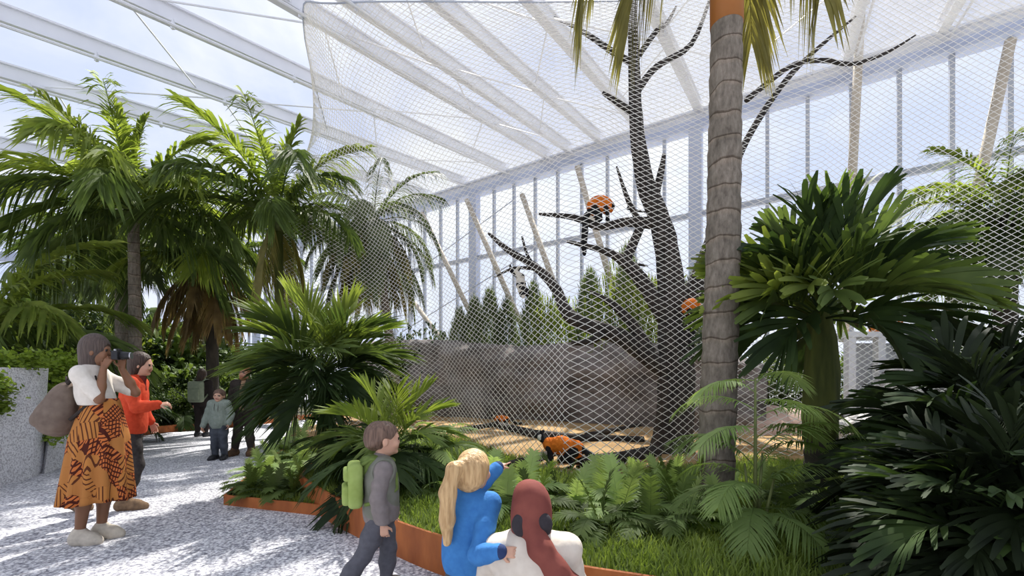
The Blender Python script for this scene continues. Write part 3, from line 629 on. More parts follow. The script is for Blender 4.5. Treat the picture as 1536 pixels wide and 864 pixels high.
fern_px = [(622, 738, 1), (655, 730, 1), (640, 712, .9), (690, 722, .8), (735, 742, 1), (760, 728, .9), (720, 715, .8), (785, 748, 1), (760, 765, 1), (840, 742, .9), (880, 735, .9), (905, 752, 1.1), (935, 738, 1),
           (930, 775, 1.1), (965, 760, 1.1), (985, 735, 1), (1010, 770, 1.1), (1005, 745, 1), (975, 790, 1), (1035, 752, 1), (1030, 785, 1), (900, 790, 1), (945, 720, .8), (1000, 718, .8), (1150, 745, .9), (1190, 765, .9), (1100, 735, .8), (860, 765, .9), (1240, 760, 1), (1290, 745, 1), (1085, 790, .9), (800, 770, 1), (700, 745, 1)]
for x, y, s in fern_px:
    q = G(x, y, 0.235); q.z = 0.225
    s *= 0.72 if y < 741 else 1.0
    fern(q, s, 'pale green fern growing in the grass bed before the net', 'ferns in the grass bed', FE if random.random() < 0.75 else FEm)
for x, y, s in [(375, 735, .8), (410, 740, .9), (440, 742, .8), (395, 715, .9), (430, 715, 1), (455, 722, .8), (410, 695, 1), (440, 690, 1), (425, 675, 1), (450, 668, 1.1), (440, 655, 1.1), (462, 650, 1.1), (385, 728, .7), (455, 700, 1)]:
    q = G(x, y, 0.085); q.z = 0.08
    fern(q, s, 'leafy fern in the low rusted corner planter', 'ferns in the corner planter', FEm if y > 732 else FE)

# ------------------------------------------------------------------ grass: one mass of blades
def in_poly(x, y, poly):
    c = False; n = len(poly)
    for i in range(n):
        x1, y1 = poly[i]; x2, y2 = poly[(i + 1) % n]
        if (y1 > y) != (y2 > y) and x < (x2 - x1) * (y - y1) / (y2 - y1) + x1: c = not c
    return c
rimp = [(q[0], q[1] + 0.02) for q in rim if q[0] < 4.0]
gp = rimp + [(4.5, 1.9), (6.5, 6.2)] + [(q.x, q.y + 0.15) for q in nb[::-1] if -3.3 < q.x < 6] + [(-3.2, 8.5), (-2.88, 6.5), (-2.45, 5.1)]
def blades(n, poly, z, h0, h1, bb, dens=None):
    vv, ff = [], []
    while len(ff) < n * 2:
        x = random.uniform(bb[0], bb[1]); y = random.uniform(bb[2], bb[3])
        if not in_poly(x, y, poly): continue
        if random.random() > min(1.0, (3.2 / y) ** 1.5): continue
        cl_ = mnoise.noise(Vector((x * 2.2, y * 2.2, 0)))
        h = random.uniform(h0, h1) * (1 + 0.7 * cl_); a = random.uniform(0, 6.28); wd = random.uniform(0.0025, 0.0045) * (1 + y * 0.12); ln = random.uniform(0.2, 0.9) * h
        dx, dy = math.cos(a), math.sin(a); o = len(vv)
        vv += [(x - dy * wd, y + dx * wd, z), (x + dy * wd, y - dx * wd, z), (x + dx * ln * .35 - dy * wd * .8, y + dy * ln * .35 + dx * wd * .8, z + h * .6), (x + dx * ln * .35 + dy * wd * .8, y + dy * ln * .35 - dx * wd * .8, z + h * .6), (x + dx * ln, y + dy * ln, z + h)]
        ff += [(o, o + 1, o + 3, o + 2), (o + 2, o + 3, o + 4)]
    return vv, ff
vv, ff = blades(52000, gp, 0.232, 0.05, 0.11, (-3.4, 6.5, 1.5, 9.0))
tag(mesh_obj('grass', vv, ff, M['grass'], None), 'short green grass covering the bed inside the tall rusted edging', 'grass', None, 'stuff')
cp = [(-2.0, 4.44), (-3.12, 4.81), (-3.93, 7.0), (-4.86, 10.0), (-4.2, 11.0), (-3.32, 8.5), (-2.92, 6.5), (-2.5, 5.08)]
vv, ff = blades(7000, cp, 0.083, 0.03, 0.07, (-5, -1.9, 4.4, 11))
tag(mesh_obj('grass', vv, ff, M['grass'], None), 'grass between the ferns of the low corner planter', 'grass', None, 'stuff')
# ------------------------------------------------------------------ smooth bodies from rounded cones (one continuous surface each)
class Body:
    def __init__(s, vox=0.01): s.vox = vox; s.pr = []
    def cap(s, a, b, ra, rb, k=0.03, m=0): s.pr.append(('c', Vector(a), Vector(b), ra, rb, k, m)); return s
    def chain(s, pts, rads, k=0.03, m=0):
        for i in range(len(pts) - 1): s.cap(pts[i], pts[i + 1], rads[i], rads[i + 1], k, m)
        return s
    def ell(s, c, r, k=0.03, m=0, R=None): s.pr.append(('e', Vector(c), Vector(r), R, None, k, m)); return s
    def cut(s, c, r, R=None, k=0.0): s.pr.append(('x', Vector(c), Vector(r), R, None, k, 0)); return s
    def below(s, z): s.pr.append(('p', Vector((0, 0, z)), Vector((0, 0, 1)), 0, 0, 0, 0)); return s      # keep what lies below z
    def above(s, z): s.pr.append(('p', Vector((0, 0, z)), Vector((0, 0, -1)), 0, 0, 0, 0)); return s
    def plane(s, p, n): s.pr.append(('p', Vector(p), Vector(n).normalized(), 0, 0, 0, 0)); return s     # removes the side n points to
    def mesh(s, name, mats, wob=0.0, wf=18.0, parent=None):
        vx = s.vox; lo = np.full(3, 1e9); hi = np.full(3, -1e9)
        for q in s.pr:
            if q[0] == 'c':
                for p, r in ((q[1], q[3]), (q[2], q[4])): lo = np.minimum(lo, np.array(p) - r); hi = np.maximum(hi, np.array(p) + r)
            elif q[0] == 'e':
                r = max(q[2]); lo = np.minimum(lo, np.array(q[1]) - r); hi = np.maximum(hi, np.array(q[1]) + r)
        lo -= 4 * vx + 0.02; hi += 4 * vx + 0.02
        n = np.ceil((hi - lo) / vx).astype(int) + 1
        ax = [lo[i] + vx * np.arange(n[i]) for i in range(3)]
        Fd = np.full(n, 0.5, np.float32); ID = np.zeros(n, np.int8); best = np.full(n, 9.0, np.float32)
        for q in s.pr:
            k = q[5]; pad = k + 3 * vx + 0.03
            if q[0] == 'p':
                d = (ax[0][:, None, None] - q[1][0]) * q[2][0] + (ax[1][None, :, None] - q[1][1]) * q[2][1] + (ax[2][None, None, :] - q[1][2]) * q[2][2]
                Fd = np.maximum(Fd, d.astype(np.float32)); continue
            if q[0] == 'c': l_ = np.minimum(np.array(q[1]) - q[3], np.array(q[2]) - q[4]) - pad; h_ = np.maximum(np.array(q[1]) + q[3], np.array(q[2]) + q[4]) + pad
            else: r = max(q[2]); l_ = np.array(q[1]) - r - pad; h_ = np.array(q[1]) + r + pad
            i0 = np.clip(((l_ - lo) / vx).astype(int), 0, n - 1); i1 = np.clip(((h_ - lo) / vx).astype(int) + 2, 1, n)
            sl_ = tuple(slice(a, b) for a, b in zip(i0, i1))
            X = ax[0][sl_[0]][:, None, None]; Y = ax[1][sl_[1]][None, :, None]; Z = ax[2][sl_[2]][None, None, :]
            if q[0] == 'c':
                a, b = q[1], q[2]; ab = b - a; ll_ = max(ab.length_squared, 1e-9)
                t = np.clip(((X - a.x) * ab.x + (Y - a.y) * ab.y + (Z - a.z) * ab.z) / ll_, 0, 1)
                d = np.sqrt((X - a.x - t * ab.x) ** 2 + (Y - a.y - t * ab.y) ** 2 + (Z - a.z - t * ab.z) ** 2) - (q[3] + (q[4] - q[3]) * t)
            else:
                dx, dy, dz = X - q[1].x, Y - q[1].y, Z - q[1].z
                if q[3] is not None:
                    Ri = q[3].transposed()
                    dx, dy, dz = (Ri[0][0] * dx + Ri[0][1] * dy + Ri[0][2] * dz, Ri[1][0] * dx + Ri[1][1] * dy + Ri[1][2] * dz, Ri[2][0] * dx + Ri[2][1] * dy + Ri[2][2] * dz)
                r = q[2]; k0 = np.sqrt((dx / r.x) ** 2 + (dy / r.y) ** 2 + (dz / r.z) ** 2); k1 = np.sqrt((dx / r.x ** 2) ** 2 + (dy / r.y ** 2) ** 2 + (dz / r.z ** 2) ** 2)
                d = k0 * (k0 - 1) / np.maximum(k1, 1e-6)
            d = d.astype(np.float32); f0 = Fd[sl_]
            if q[0] == 'x':
                Fd[sl_] = np.maximum(f0, -d); continue
            if k > 0:
                h = np.maximum(k - np.abs(f0 - d), 0) / k; Fd[sl_] = np.minimum(f0, d) - h * h * k * 0.25
            else: Fd[sl_] = np.minimum(f0, d)
            bb = best[sl_]; c = d < bb; bb[c] = d[c]; ID[sl_][c] = q[6]
        if wob:
            X = ax[0][:, None, None]; Y = ax[1][None, :, None]; Z = ax[2][None, None, :]
            Fd = Fd + (wob * (np.sin(wf * X + 2 * np.sin(wf * .6 * Z)) * np.sin(wf * .8 * Y + 1.3) * 0.6 + 0.6 * np.sin(wf * 1.1 * Z + 3 * np.sin(wf * .45 * X) + 2 * np.sin(wf * .5 * Y)))).astype(np.float32)
        V, F_, vi = surface_nets(Fd, lo, vx)
        me = make_mesh(name, V, F_, None, True)
        for m_ in (mats if isinstance(mats, (list, tuple)) else [mats]): me.materials.append(m_)
        if len(F_):
            mi = ID[vi[F_[:, 0], 0], vi[F_[:, 0], 1], vi[F_[:, 0], 2]].astype(np.int32); me.polygons.foreach_set('material_index', mi.tolist())
        return link(name, me, parent)
def surface_nets(Fd, lo, vx):
    S = Fd < 0; n = Fd.shape
    c = np.zeros((n[0] - 1, n[1] - 1, n[2] - 1), np.int8)
    for i in (0, 1):
        for j in (0, 1):
            for k in (0, 1): c += S[i:n[0] - 1 + i, j:n[1] - 1 + j, k:n[2] - 1 + k]
    cells = np.argwhere((c > 0) & (c < 8)); idx = np.full(c.shape, -1, np.int64); idx[tuple(cells.T)] = np.arange(len(cells))
    acc = np.zeros((len(cells), 3)); cnt = np.zeros(len(cells)); off = [(i, j, k) for i in (0, 1) for j in (0, 1) for k in (0, 1)]
    for a in off:
        for b in off:
            if sum(b) - sum(a) == 1 and all(y >= x for x, y in zip(a, b)):
                ia = tuple((cells + a).T); ib = tuple((cells + b).T); fa, fb_ = Fd[ia], Fd[ib]; m = (fa < 0) != (fb_ < 0)
                t = np.where(m, fa / np.where(m, fa - fb_, 1), 0)
                acc[m] += (np.array(a) + (np.array(b) - np.array(a)) * t[:, None])[m]; cnt[m] += 1
    V = lo + (cells + acc / np.maximum(cnt, 1)[:, None]) * vx; quads = []
    for axis in range(3):
        o1, o2 = [(1, 2), (2, 0), (0, 1)][axis]
        s0 = [slice(None)] * 3; s1 = [slice(None)] * 3; s0[axis] = slice(0, -1); s1[axis] = slice(1, None)
        A, B = S[tuple(s0)], S[tuple(s1)]; e = np.argwhere(A != B)
        e = e[(e[:, o1] > 0) & (e[:, o2] > 0) & (e[:, o1] < n[o1] - 1) & (e[:, o2] < n[o2] - 1)]
        if not len(e): continue
        d1 = np.zeros(3, int); d1[o1] = 1; d2 = np.zeros(3, int); d2[o2] = 1
        q = np.stack([idx[tuple((e - d1 - d2).T)], idx[tuple((e - d2).T)], idx[tuple(e.T)], idx[tuple((e - d1).T)]], 1)
        fl = ~A[tuple(e.T)]; q[fl] = q[fl][:, ::-1]; quads.append(q)
    F_ = np.concatenate(quads) if quads else np.zeros((0, 4), int); F_ = F_[(F_ >= 0).all(1)]
    return V, F_, cells

# ------------------------------------------------------------------ rock face behind the yard
rkp = [(525, 616, 3.2), (570, 618, 3.3), (640, 624, 3.0), (700, 628, 2.75), (760, 630, 2.6), (850, 634, 2.65), (930, 639, 2.55), (1000, 643, 2.4), (1080, 648, 2.1), (1150, 651, 1.75)]
prof = [(0.0, 0.0), (-0.12, 0.25), (0.02, 0.5), (0.10, 0.75), (0.25, 0.92), (0.55, 1.0), (0.95, 0.96), (1.15, 0.7), (1.2, 0.0)]
v, f = [], []; NS_, NP_ = 120, len(prof) * 4
for i in range(NS_ + 1):
    k = i / NS_ * (len(rkp) - 1); j = min(int(k), len(rkp) - 2); t = k - j
    a, b = rkp[j], rkp[j + 1]; g = G(a[0], a[1], 0.28).lerp(G(b[0], b[1], 0.28), t); h = a[2] + (b[2] - a[2]) * t
    for m_ in range(NP_ + 1):
        kk2 = m_ / NP_ * (len(prof) - 1); jj = min(int(kk2), len(prof) - 2); tt2 = kk2 - jj
        o_ = prof[jj][0] + (prof[jj + 1][0] - prof[jj][0]) * tt2; z = prof[jj][1] + (prof[jj + 1][1] - prof[jj][1]) * tt2
        p = g + DV * (o_ * 1.0) + Vector((0, 0, z * (h - 0.2) - 0.08))
        nn = mnoise.noise(p * 0.7) * 0.45 + mnoise.noise(p * 1.9) * 0.22 + mnoise.noise(p * 5) * 0.07
        p = p + DV * (nn * 1.1 * min(1, z * 3)) + Vector((0, 0, nn * 0.25 * z)); v.append(tuple(p))
for i in range(NS_):
    for m_ in range(NP_): a = i * (NP_ + 1) + m_; f.append((a, a + NP_ + 1, a + NP_ + 2, a + 1))
M['rock_wall'] = rock_mat('mauve_grey_rock', (0.30, 0.26, 0.24), (0.065, 0.055, 0.05), 1.1)
tag(mesh_obj('rock_wall', v, f, M['rock_wall'], None, True), 'long rough grey brown rock face behind the sandy lemur yard', 'rock wall', None, 'thing')
def boulder(p, r, mat, label, seed, group=None):
    mb = MB(); nu, nv = 28, 16; p = Vector(p)
    for i in range(nv + 1):
        for j in range(nu):
            th = PI * i / nv; ph = 2 * PI * j / nu; d = Vector((math.sin(th) * math.cos(ph), math.sin(th) * math.sin(ph), math.cos(th)))
            k = 1 + 0.30 * mnoise.noise(d * 1.4 + Vector((seed, 0, 0))) + 0.10 * mnoise.noise(d * 4 + Vector((seed, 5, 0)))
            mb.v.append((d.x * r[0] * k, d.y * r[1] * k, d.z * r[2] * k))
    for i in range(nv):
        for j in range(nu): a = i * nu + j; b = i * nu + (j + 1) % nu; mb.f.append((a, a + nu, b + nu, b))
    o = mb.build('boulder', mat, None, True); o.location = p; return tag(o, label, 'boulder', group)
boulder(pb(1290, 8.3, 0.25), (0.75, 0.5, 0.5), M['pale_rock'], 'broad pale boulder right of the leaf sheath of the round leaved palm', 3)
boulder(pb(1370, 9.0, 0.55), (0.95, 0.6, 1.15), M['pale_rock'], 'tall pale boulder beside the white shelter', 8)
boulder(pb(1175, 9.6, 0.3), (1.3, 0.8, 0.55), simple('pink_earth', (0.55, 0.40, 0.33), (0.40, 0.28, 0.22), 3.0, 0.95, 0.4), 'low pinkish earth mound behind the slender young palm', 12)
# white shelter with an orange panel, far right behind the net
sh = empty('animal_shelter', pb(1315, 9.9, 0.27), 0, 'white animal shelter with an orange front panel behind the net', 'shelter')
M['orange'] = simple('orange_panel', (0.72, 0.24, 0.04), (0.55, 0.16, 0.03), 4.0, 0.7)
q = MB(); q.box((0, 0, 2.18), (1.9, 0.8, 0.12)); q.build('roof', M['steel'], sh)
for dx in (-0.85, -0.2, 0.85):
    q = MB(); q.box((dx, -0.3, 1.06), (0.16, 0.16, 2.12)); q.build('post', M['steel'], sh)
q = MB(); q.box((-0.1, -0.36, 2.46), (0.72, 0.05, 0.46)); q.build('panel', M['orange'], sh)
q = MB(); q.box((0.3, 0.3, 1.0), (1.6, 0.08, 2.1)); q.build('back_wall', M['steel'], sh)
for pts, r in (([(690, 645), (745, 640), (800, 655), (870, 664), (965, 662)], [.05, .09, .10, .08, .06]), ([(838, 690), (880, 694), (930, 690), (985, 682)], [.05, .08, .09, .1]), ([(880, 657), (920, 648), (960, 640)], [.06, .05, .03]), ([(765, 700), (800, 690), (850, 676)], [.05, .06, .05])):
    mb = MB(); P3 = []
    for x, y in pts: g = G(x, y, 0.30); g.z = sand_height(g.x, g.y) + 0.04; P3.append(g)
    mb.tube(P3, r, 10, True, 0.12); o = mb.build('log', M['bark'], None, True)
    tag(o, {690: 'long crooked dark log lying across the sand below the rock face', 838: 'dark log on the sand to the right of the walking lemur', 880: 'thin forked branch on the sand near the rock face', 765: 'dark branch on the sand in front of the walking lemur'}[pts[0][0]], 'log')

# ------------------------------------------------------------------ the dead climbing tree
def yt(z): return 6.75 + max(0, z) * 0.22          # it leans back with the net
def TP(x, y, dy=0.0):
    Y = 7.0
    for _ in range(6): Y = yt(EYE - (y - HY) / FOC * Y) + dy
    return P(x, y, Y)
tb = G(1008, 676, 0.27); tr = empty('dead_tree', (0, 0, 0), 0, 'black leafless climbing tree standing behind the net', 'tree')
def limb(name, pts, rpx, dy0=0.0, dy1=0.0, n=12):
    mb = MB(); P3, R3 = [], []
    pp = smooth_line([Vector((x, y)) for x, y in pts], 4); rr2 = np.interp(np.linspace(0, len(rpx) - 1, len(pp)), range(len(rpx)), rpx)
    for i, q in enumerate(pp):
        p = TP(q.x, q.y, dy0 + (dy1 - dy0) * i / (len(pp) - 1)); P3.append(p); R3.append(0.75 * rr2[i] / FOC * p.y * (1 + 0.10 * mnoise.noise(p * 4)))
    mb.tube(P3, R3, n, True, 0.06); return mb.build(name, M['bark'], tr, True)
limb('trunk', [(1004, 692), (1010, 640), (1014, 560), (1012, 500), (1001, 380), (986, 320), (968, 275), (956, 200), (951, 100), (947, -40)], [44, 38, 35, 33, 23, 20, 18, 14, 11, 8], n=20)
limb('branch', [(1000, 480), (962, 420), (935, 392), (905, 376), (850, 362)], [17, 14, 10, 7, 2.5])
limb('branch', [(937, 395), (952, 360), (965, 330)], [10, 9, 8])
limb('branch', [(993, 336), (940, 333), (900, 340), (860, 326), (808, 321)], [13, 9, 7.5, 6, 2.5])
limb('branch', [(960, 335), (942, 300), (925, 250)], [7, 5, 2])
limb('branch', [(940, 312), (955, 316), (968, 318)], [3, 2.5, 1.5])
limb('branch', [(978, 310), (990, 265), (996, 232)], [11, 7, 4])
limb('branch', [(950, 170), (925, 152), (904, 139)], [8, 6, 3.5])
limb('branch', [(950, 96), (915, 75), (872, 46), (830, 26)], [7, 6, 4, 2])
limb('branch', [(955, 88), (985, 46), (1000, 35), (1014, 10)], [6, 5, 4, 2])
limb('branch', [(957, 134), (985, 100), (1037, 66), (1066, -5)], [8, 6, 5, 3])
limb('branch', [(1020, 490), (1060, 390), (1092, 280), (1112, 226), (1150, 160), (1200, 97), (1283, 25)], [24, 18, 10, 7, 6, 5, 2], 0.0, 0.2)
limb('branch', [(1120, 150), (1175, 106), (1205, 93), (1240, 91), (1280, 96), (1330, 79), (1373, 53)], [6, 5, 4.5, 4.5, 4, 3, 1.5], 0.1, 0.3)
limb('branch', [(1005, 560), (935, 508), (880, 488), (850, 468), (832, 430), (802, 400), (762, 375), (733, 350)], [22, 17, 15, 13, 10, 8, 6, 2.5], 0.0, 0.3)
limb('branch', [(905, 500), (885, 512), (857, 515)], [9, 7, 5])
limb('branch', [(985, 545), (945, 482), (912, 452), (884, 437)], [15, 10, 6, 2.5])
limb('branch', [(808, 404), (772, 402), (742, 416)], [4, 3, 1.5], 0.3, 0.3)
limb('branch', [(950, 395), (965, 398), (972, 399)], [3, 2.5, 1.5])
limb('branch', [(800, 398), (790, 380), (783, 355)], [4, 3, 2], 0.3, 0.3)

# weathered diagonal poles that lean on the glass wall
def on_wall(x, y, D_): r = (x - CX) / FOC; return P(x, y, D_ / (DV.y + DV.x * r))
for i, (a, b, lab) in enumerate([((633, 320), (708, 475), 'left of the first wall column from the left palms'), ((700, 300), (770, 460), 'crossing the wall rail left of the hanging lemur'), ((783, 292), (822, 400), 'behind the hanging black and white lemur'), ((866, 250), (914, 415), 'behind the perched orange lemur'), ((1291, 20), (1279, 250), 'above the round leaved palm'), ((1516, 60), (1484, 205), 'at the right edge above the dense green palm'), ((622, 455), (655, 500), 'near the foot of the shaggy palm')]):
    mb = MB(); a_, b_ = on_wall(*a, 13.35), on_wall(*b, 13.35); ex = (b_ - a_)
    b_ = b_ + ex * (max(0.0, (b_.z - 2.4)) / max(0.1, -ex.z)) if i not in (6,) else b_ + ex * 1.2
    mb.tube([a_, a_.lerp(b_, .5), b_], [0.095, 0.10, 0.105], 10); tag(mb.build('climbing_pole', M['pole'], None, True), 'weathered beige diagonal pole ' + lab, 'pole')
for i, (a, b) in enumerate([((560, 455), (770, 300)), ((600, 500), (800, 375)), ((575, 340), (640, 372))]):
    mb = MB(); mb.tube([on_wall(*a, 13.6), on_wall(*b, 13.6)], 0.02, 6); struct('trim_%d' % (20 + i), mb, M['grey_steel'])

# ------------------------------------------------------------------ shrubs
def leaf_cloud(name, mat, rx, ry, rz, n, ll, lw, seed, cone=False, upw=0.3, droop=0.3, shell=0.55):
    rnd = random.Random(seed); mb = MB()
    for i in range(n):
        while True:
            d = Vector((rnd.gauss(0, 1), rnd.gauss(0, 1), rnd.gauss(0, 1))).normalized()
            if d.z > -0.75: break
        k = rnd.uniform(shell, 1.0) * (1 + 0.28 * mnoise.noise(d * 2.2 + Vector((seed, 0, 0))))
        if cone:
            h = rnd.random() ** 0.8; a = rnd.uniform(0, 6.28); rr3 = (1 - h ** 1.6) ** 0.8 * rnd.uniform(0.5, 1.0); p = Vector((math.cos(a) * rr3 * rx, math.sin(a) * rr3 * ry, (h * 2) * rz)); d = Vector((math.cos(a), math.sin(a), 0.4)).normalized()
        else: p = Vector((d.x * rx * k, d.y * ry * k, rz + d.z * rz * k))
        dr = (d + Vector((rnd.uniform(-.7, .7), rnd.uniform(-.7, .7), rnd.uniform(-.4, .6) + upw))).normalized(); l2 = ll * rnd.uniform(0.6, 1.25)
        sd_ = dr.cross(Vector((rnd.uniform(-.4, .4), rnd.uniform(-.4, .4), 1))).normalized() * (lw * rnd.uniform(.75, 1.2) / 2); up_ = sd_.cross(dr).normalized()
        m1 = p + dr * (l2 * .38) + up_ * (l2 * .05); m2 = p + dr * (l2 * .75) - Vector((0, 0, droop * l2 * .35)); e = p + dr * l2 - Vector((0, 0, droop * l2))
        mb.add([p, m1 - sd_, m1, m1 + sd_, m2 - sd_ * .75, m2, m2 + sd_ * .75, e], [(0, 2, 1), (0, 3, 2), (1, 2, 5, 4), (2, 3, 6, 5), (4, 5, 7), (5, 6, 7)])
    return make_mesh(name, mb.v, mb.f, mat, True)
def stem_mesh(name, h, n, spread, r, seed, mat):
    rnd = random.Random(seed); mb = MB()
    for i in range(n):
        a = rnd.uniform(0, 6.28); d = Vector((math.cos(a), math.sin(a), 0)) * spread * rnd.uniform(.3, 1)
        mb.tube([(0, 0, -0.05), d * 0.4 + Vector((0, 0, h * .5)), d + Vector((0, 0, h * rnd.uniform(.8, 1.1)))], [r, r * .8, r * .4], 6)
    return make_mesh(name, mb.v, mb.f, mat, True)
SH = {'small': [leaf_cloud('foliage', M['leaf_mid'], .75, .75, .75, 900, .17, .065, s) for s in (1, 2)], 'bright': [leaf_cloud('foliage', M['leaf_bright'], .75, .75, .7, 750, .19, .075, s) for s in (3, 4)],
      'big': [leaf_cloud('foliage', M['leaf_mid'], .8, .8, .8, 230, .45, .17, s, upw=.5, droop=.5) for s in (5, 6)], 'dark': [leaf_cloud('foliage', M['leaf_dark'], .8, .8, .8, 520, .28, .09, s, droop=.5) for s in (7, 8)],
      'conifer': [leaf_cloud('foliage', M['leaf_grey'], .75, .75, .72, 2200, .17, .024, s, cone=True, upw=.8, droop=.0) for s in (9, 10)], 'grey': [leaf_cloud('foliage', M['leaf_grey'], .8, .8, .75, 800, .2, .07, s) for s in (11, 12)],
      'willow': [leaf_cloud('foliage', M['leaf_bright'], .7, .7, .8, 1300, .2, .03, s, upw=.5, droop=.2) for s in (13, 14)]}
STM = [stem_mesh('stem', 0.9, 6, 0.45, 0.03, s, M['dark_trunk']) for s in (1, 2)]
def shrub(p, kind, sc, label, group, name='shrub', cat='shrub'):
    r = empty(name, p, random.uniform(0, 6.28), label, cat, group)
    link('foliage', random.choice(SH[kind]), r, Matrix.Diagonal((sc[0], sc[0], sc[1], 1))); link('stem', random.choice(STM), r, Matrix.Diagonal((sc[0], sc[0], sc[1], 1))); return r
JS = [frond_mesh('frond', M['leaf_dark'], math.radians(e), 1.7, a, 26, 0.42, 0.07, sweep=1.0, vf=0.15, droop=0.5, petiole=0.2, rr=0.016, seed=500 + e, twist=0.2) for e, a in [(70, 1.5), (55, 1.7), (38, 1.6), (78, 1.0)]]
JM = [frond_mesh('frond', M['leaf_mid'], math.radians(e), 1.7, a, 26, 0.42, 0.07, sweep=1.0, vf=0.15, droop=0.5, petiole=0.2, rr=0.016, seed=510 + e, twist=0.2) for e, a in [(70, 1.5), (55, 1.7), (38, 1.6)]]
def frond_plant(p, s, label, group, ms_, n=11):
    r = empty('palm_shrub', p, random.uniform(0, 6.28), label, 'palm', group); put_fronds(r, [(ms_, n, 0.03, 0)], (0, 0, 0), (0.8 * s, 1.1 * s)); return r
LAB = {'small': 'small leaved mid green shrub in the far jungle bed', 'bright': 'bright yellow green shrub in the far jungle bed', 'big': 'large leaved tropical shrub in the far jungle bed', 'dark': 'dark drooping shrub in the far jungle bed', 'grey': 'grey green shrub in the far jungle bed'}
jungle = []
def ok_c(x, Y): # inside the far bed
    X = (x - CX) / FOC * Y; ed = smooth_line(C_EDGE, 4)
    for a, b in zip(ed[:-1], ed[1:]):
        if a.y <= Y <= b.y: t = (Y - a.y) / (b.y - a.y); return X < a.x + (b.x - a.x) * t - 0.55
    return Y < 27
# low front row, middle rows and tall back rows
for x in range(-20, 440, 26):
    for Y0, kinds, hs_ in ((0.9, ('small', 'dark', 'bright'), (0.5, 0.8)), (2.4, ('small', 'big', 'dark', 'grey'), (1.0, 1.5)), (4.6, ('dark', 'small', 'bright', 'big'), (1.6, 2.1)), (8.0, ('dark', 'grey', 'small'), (2.1, 2.7))):
        xx = x + random.uniform(-10, 10); Y = 8.0
        while not ok_c(xx, Y) and Y < 26: Y += 0.25
        Y += Y0 - 0.6 + random.uniform(-.2, .3)
        if Y > 27: continue
        h = random.uniform(*hs_) * (1.0 if Y0 > 3 else 0.8) * (1.0 if xx < 330 else 0.8); k_ = random.choice(kinds)
        shrub(pb(xx, Y, 0.16), k_, (min(1.6, h * 0.9), h * 1.15), LAB[k_], k_ + ' shrubs of the far jungle bed')
for x, Y0, s in [(150, 1.6, 1.0), (240, 1.2, .9), (262, 2.4, 1.1), (285, 1.0, .8), (210, 3.0, 1.2), (350, 2.2, 1.1), (120, 3.0, 1.3), (60, 2.0, 1.2), (20, 1.4, 1.1), (390, 3.2, 1.2), (300, 4.0, 1.4), (90, 5.0, 1.5), (240, 5.5, 1.5), (170, 4.4, 1.6), (30, 5.0, 1.6), (130, 1.2, .9)]:
    Y = 8.0
    while not ok_c(x, Y) and Y < 26: Y += 0.25
    dk = random.random() < 0.6
    frond_plant(pb(x, Y + Y0 - 0.6, 0.16), s, 'dark ground palm arching among the far jungle shrubs' if dk else 'mid green ground palm arching among the far jungle shrubs', 'dark ground palms of the jungle' if dk else 'green ground palms of the jungle', JS if dk else JM)
# shrubs behind the rock face and behind the net at the right
for x, kind, h, off in [(690, 'conifer', 2.2, 0), (712, 'conifer', 2.4, .3), (735, 'conifer', 2.5, 0), (760, 'conifer', 2.3, .4), (800, 'conifer', 2.5, .2), (825, 'willow', 2.2, 0), (850, 'willow', 2.1, .3), (885, 'conifer', 2.6, .2), (915, 'willow', 2.4, 0), (940, 'conifer', 2.9, .4), (965, 'willow', 2.3, 0), (1000, 'willow', 2.2, .2), (1040, 'conifer', 2.3, .2), (655, 'dark', 1.75, .1), (625, 'dark', 1.7, .1), (600, 'dark', 1.8, 0)]:
    p = on_wall(x, 500, 12.35 + off * 0.5); p.z = 0.0
    shrub(p, kind, (1.25, h * 1.22), {'conifer': 'grey green conifer behind the rock face before the glass wall', 'willow': 'light green narrow leaved shrub behind the rock face', 'dark': 'dark shrub over the left end of the rock face'}[kind], kind + ' plants behind the rock face', 'conifer' if kind == 'conifer' else 'shrub', 'conifer' if kind == 'conifer' else 'shrub')
for x, Y, kind, h in [(1120, 10.6, 'grey', 1.15), (1160, 11.2, 'grey', 1.3), (1200, 10.8, 'small', 1.2), (1275, 11.4, 'grey', 1.25), (1330, 11.0, 'grey', 1.2), (1380, 10.3, 'grey', 1.3), (1440, 9.0, 'grey', 1.2), (1480, 8.4, 'dark', 1.2), (1530, 8.2, 'grey', 1.1), (1420, 10.4, 'grey', 1.5), (1560, 8.6, 'dark', 1.5), (1240, 11.6, 'small', 1.3)]:
    shrub(pb(x, Y, 0.28), kind, (h * 0.95, h), {'grey': 'grey green bush behind the net on the right', 'small': 'mid green bush behind the round leaved palm', 'dark': 'dark bush under the dense palm at the right edge'}[kind], kind + ' bushes behind the right net')

# ------------------------------------------------------------------ low granite wall with ivy at the left
gw = MB()
def wedge(mb, base, top):
    n = len(base); o = len(mb.v); mb.v += [tuple(p) for p in base] + [tuple(p) for p in top]
    mb.f.append(tuple(o + i for i in range(n))[::-1]); mb.f.append(tuple(o + n + i for i in range(n)))
    for i in range(n): j = (i + 1) % n; mb.f.append((o + i, o + j, o + n + j, o + n + i))
p0, p1, p2 = G(-160, 772), G(47, 717), G(64, 709); zt = Vector((0, 0, 1.52))
wedge(gw, [p0, p1, p2, p2 + Vector((-1.8, 1.0, 0)), p0 + Vector((-1.8, 1.0, 0))], [p0 + zt + Vector((-.12, .1, 0)), P(58, 552, p1.y + .12), P(73, 552, p2.y + .05), P(73, 552, p2.y + .05) + Vector((-1.5, 0.9, 0)), p0 + zt + Vector((-1.5, 1, 0))])
tag(gw.build('granite_wall', M['granite'], None), 'speckled pale granite wall with a slanted end beside the gravel path', 'wall', None, 'thing')
gw = MB(); q0, q1 = G(66, 711), G(104, 697)
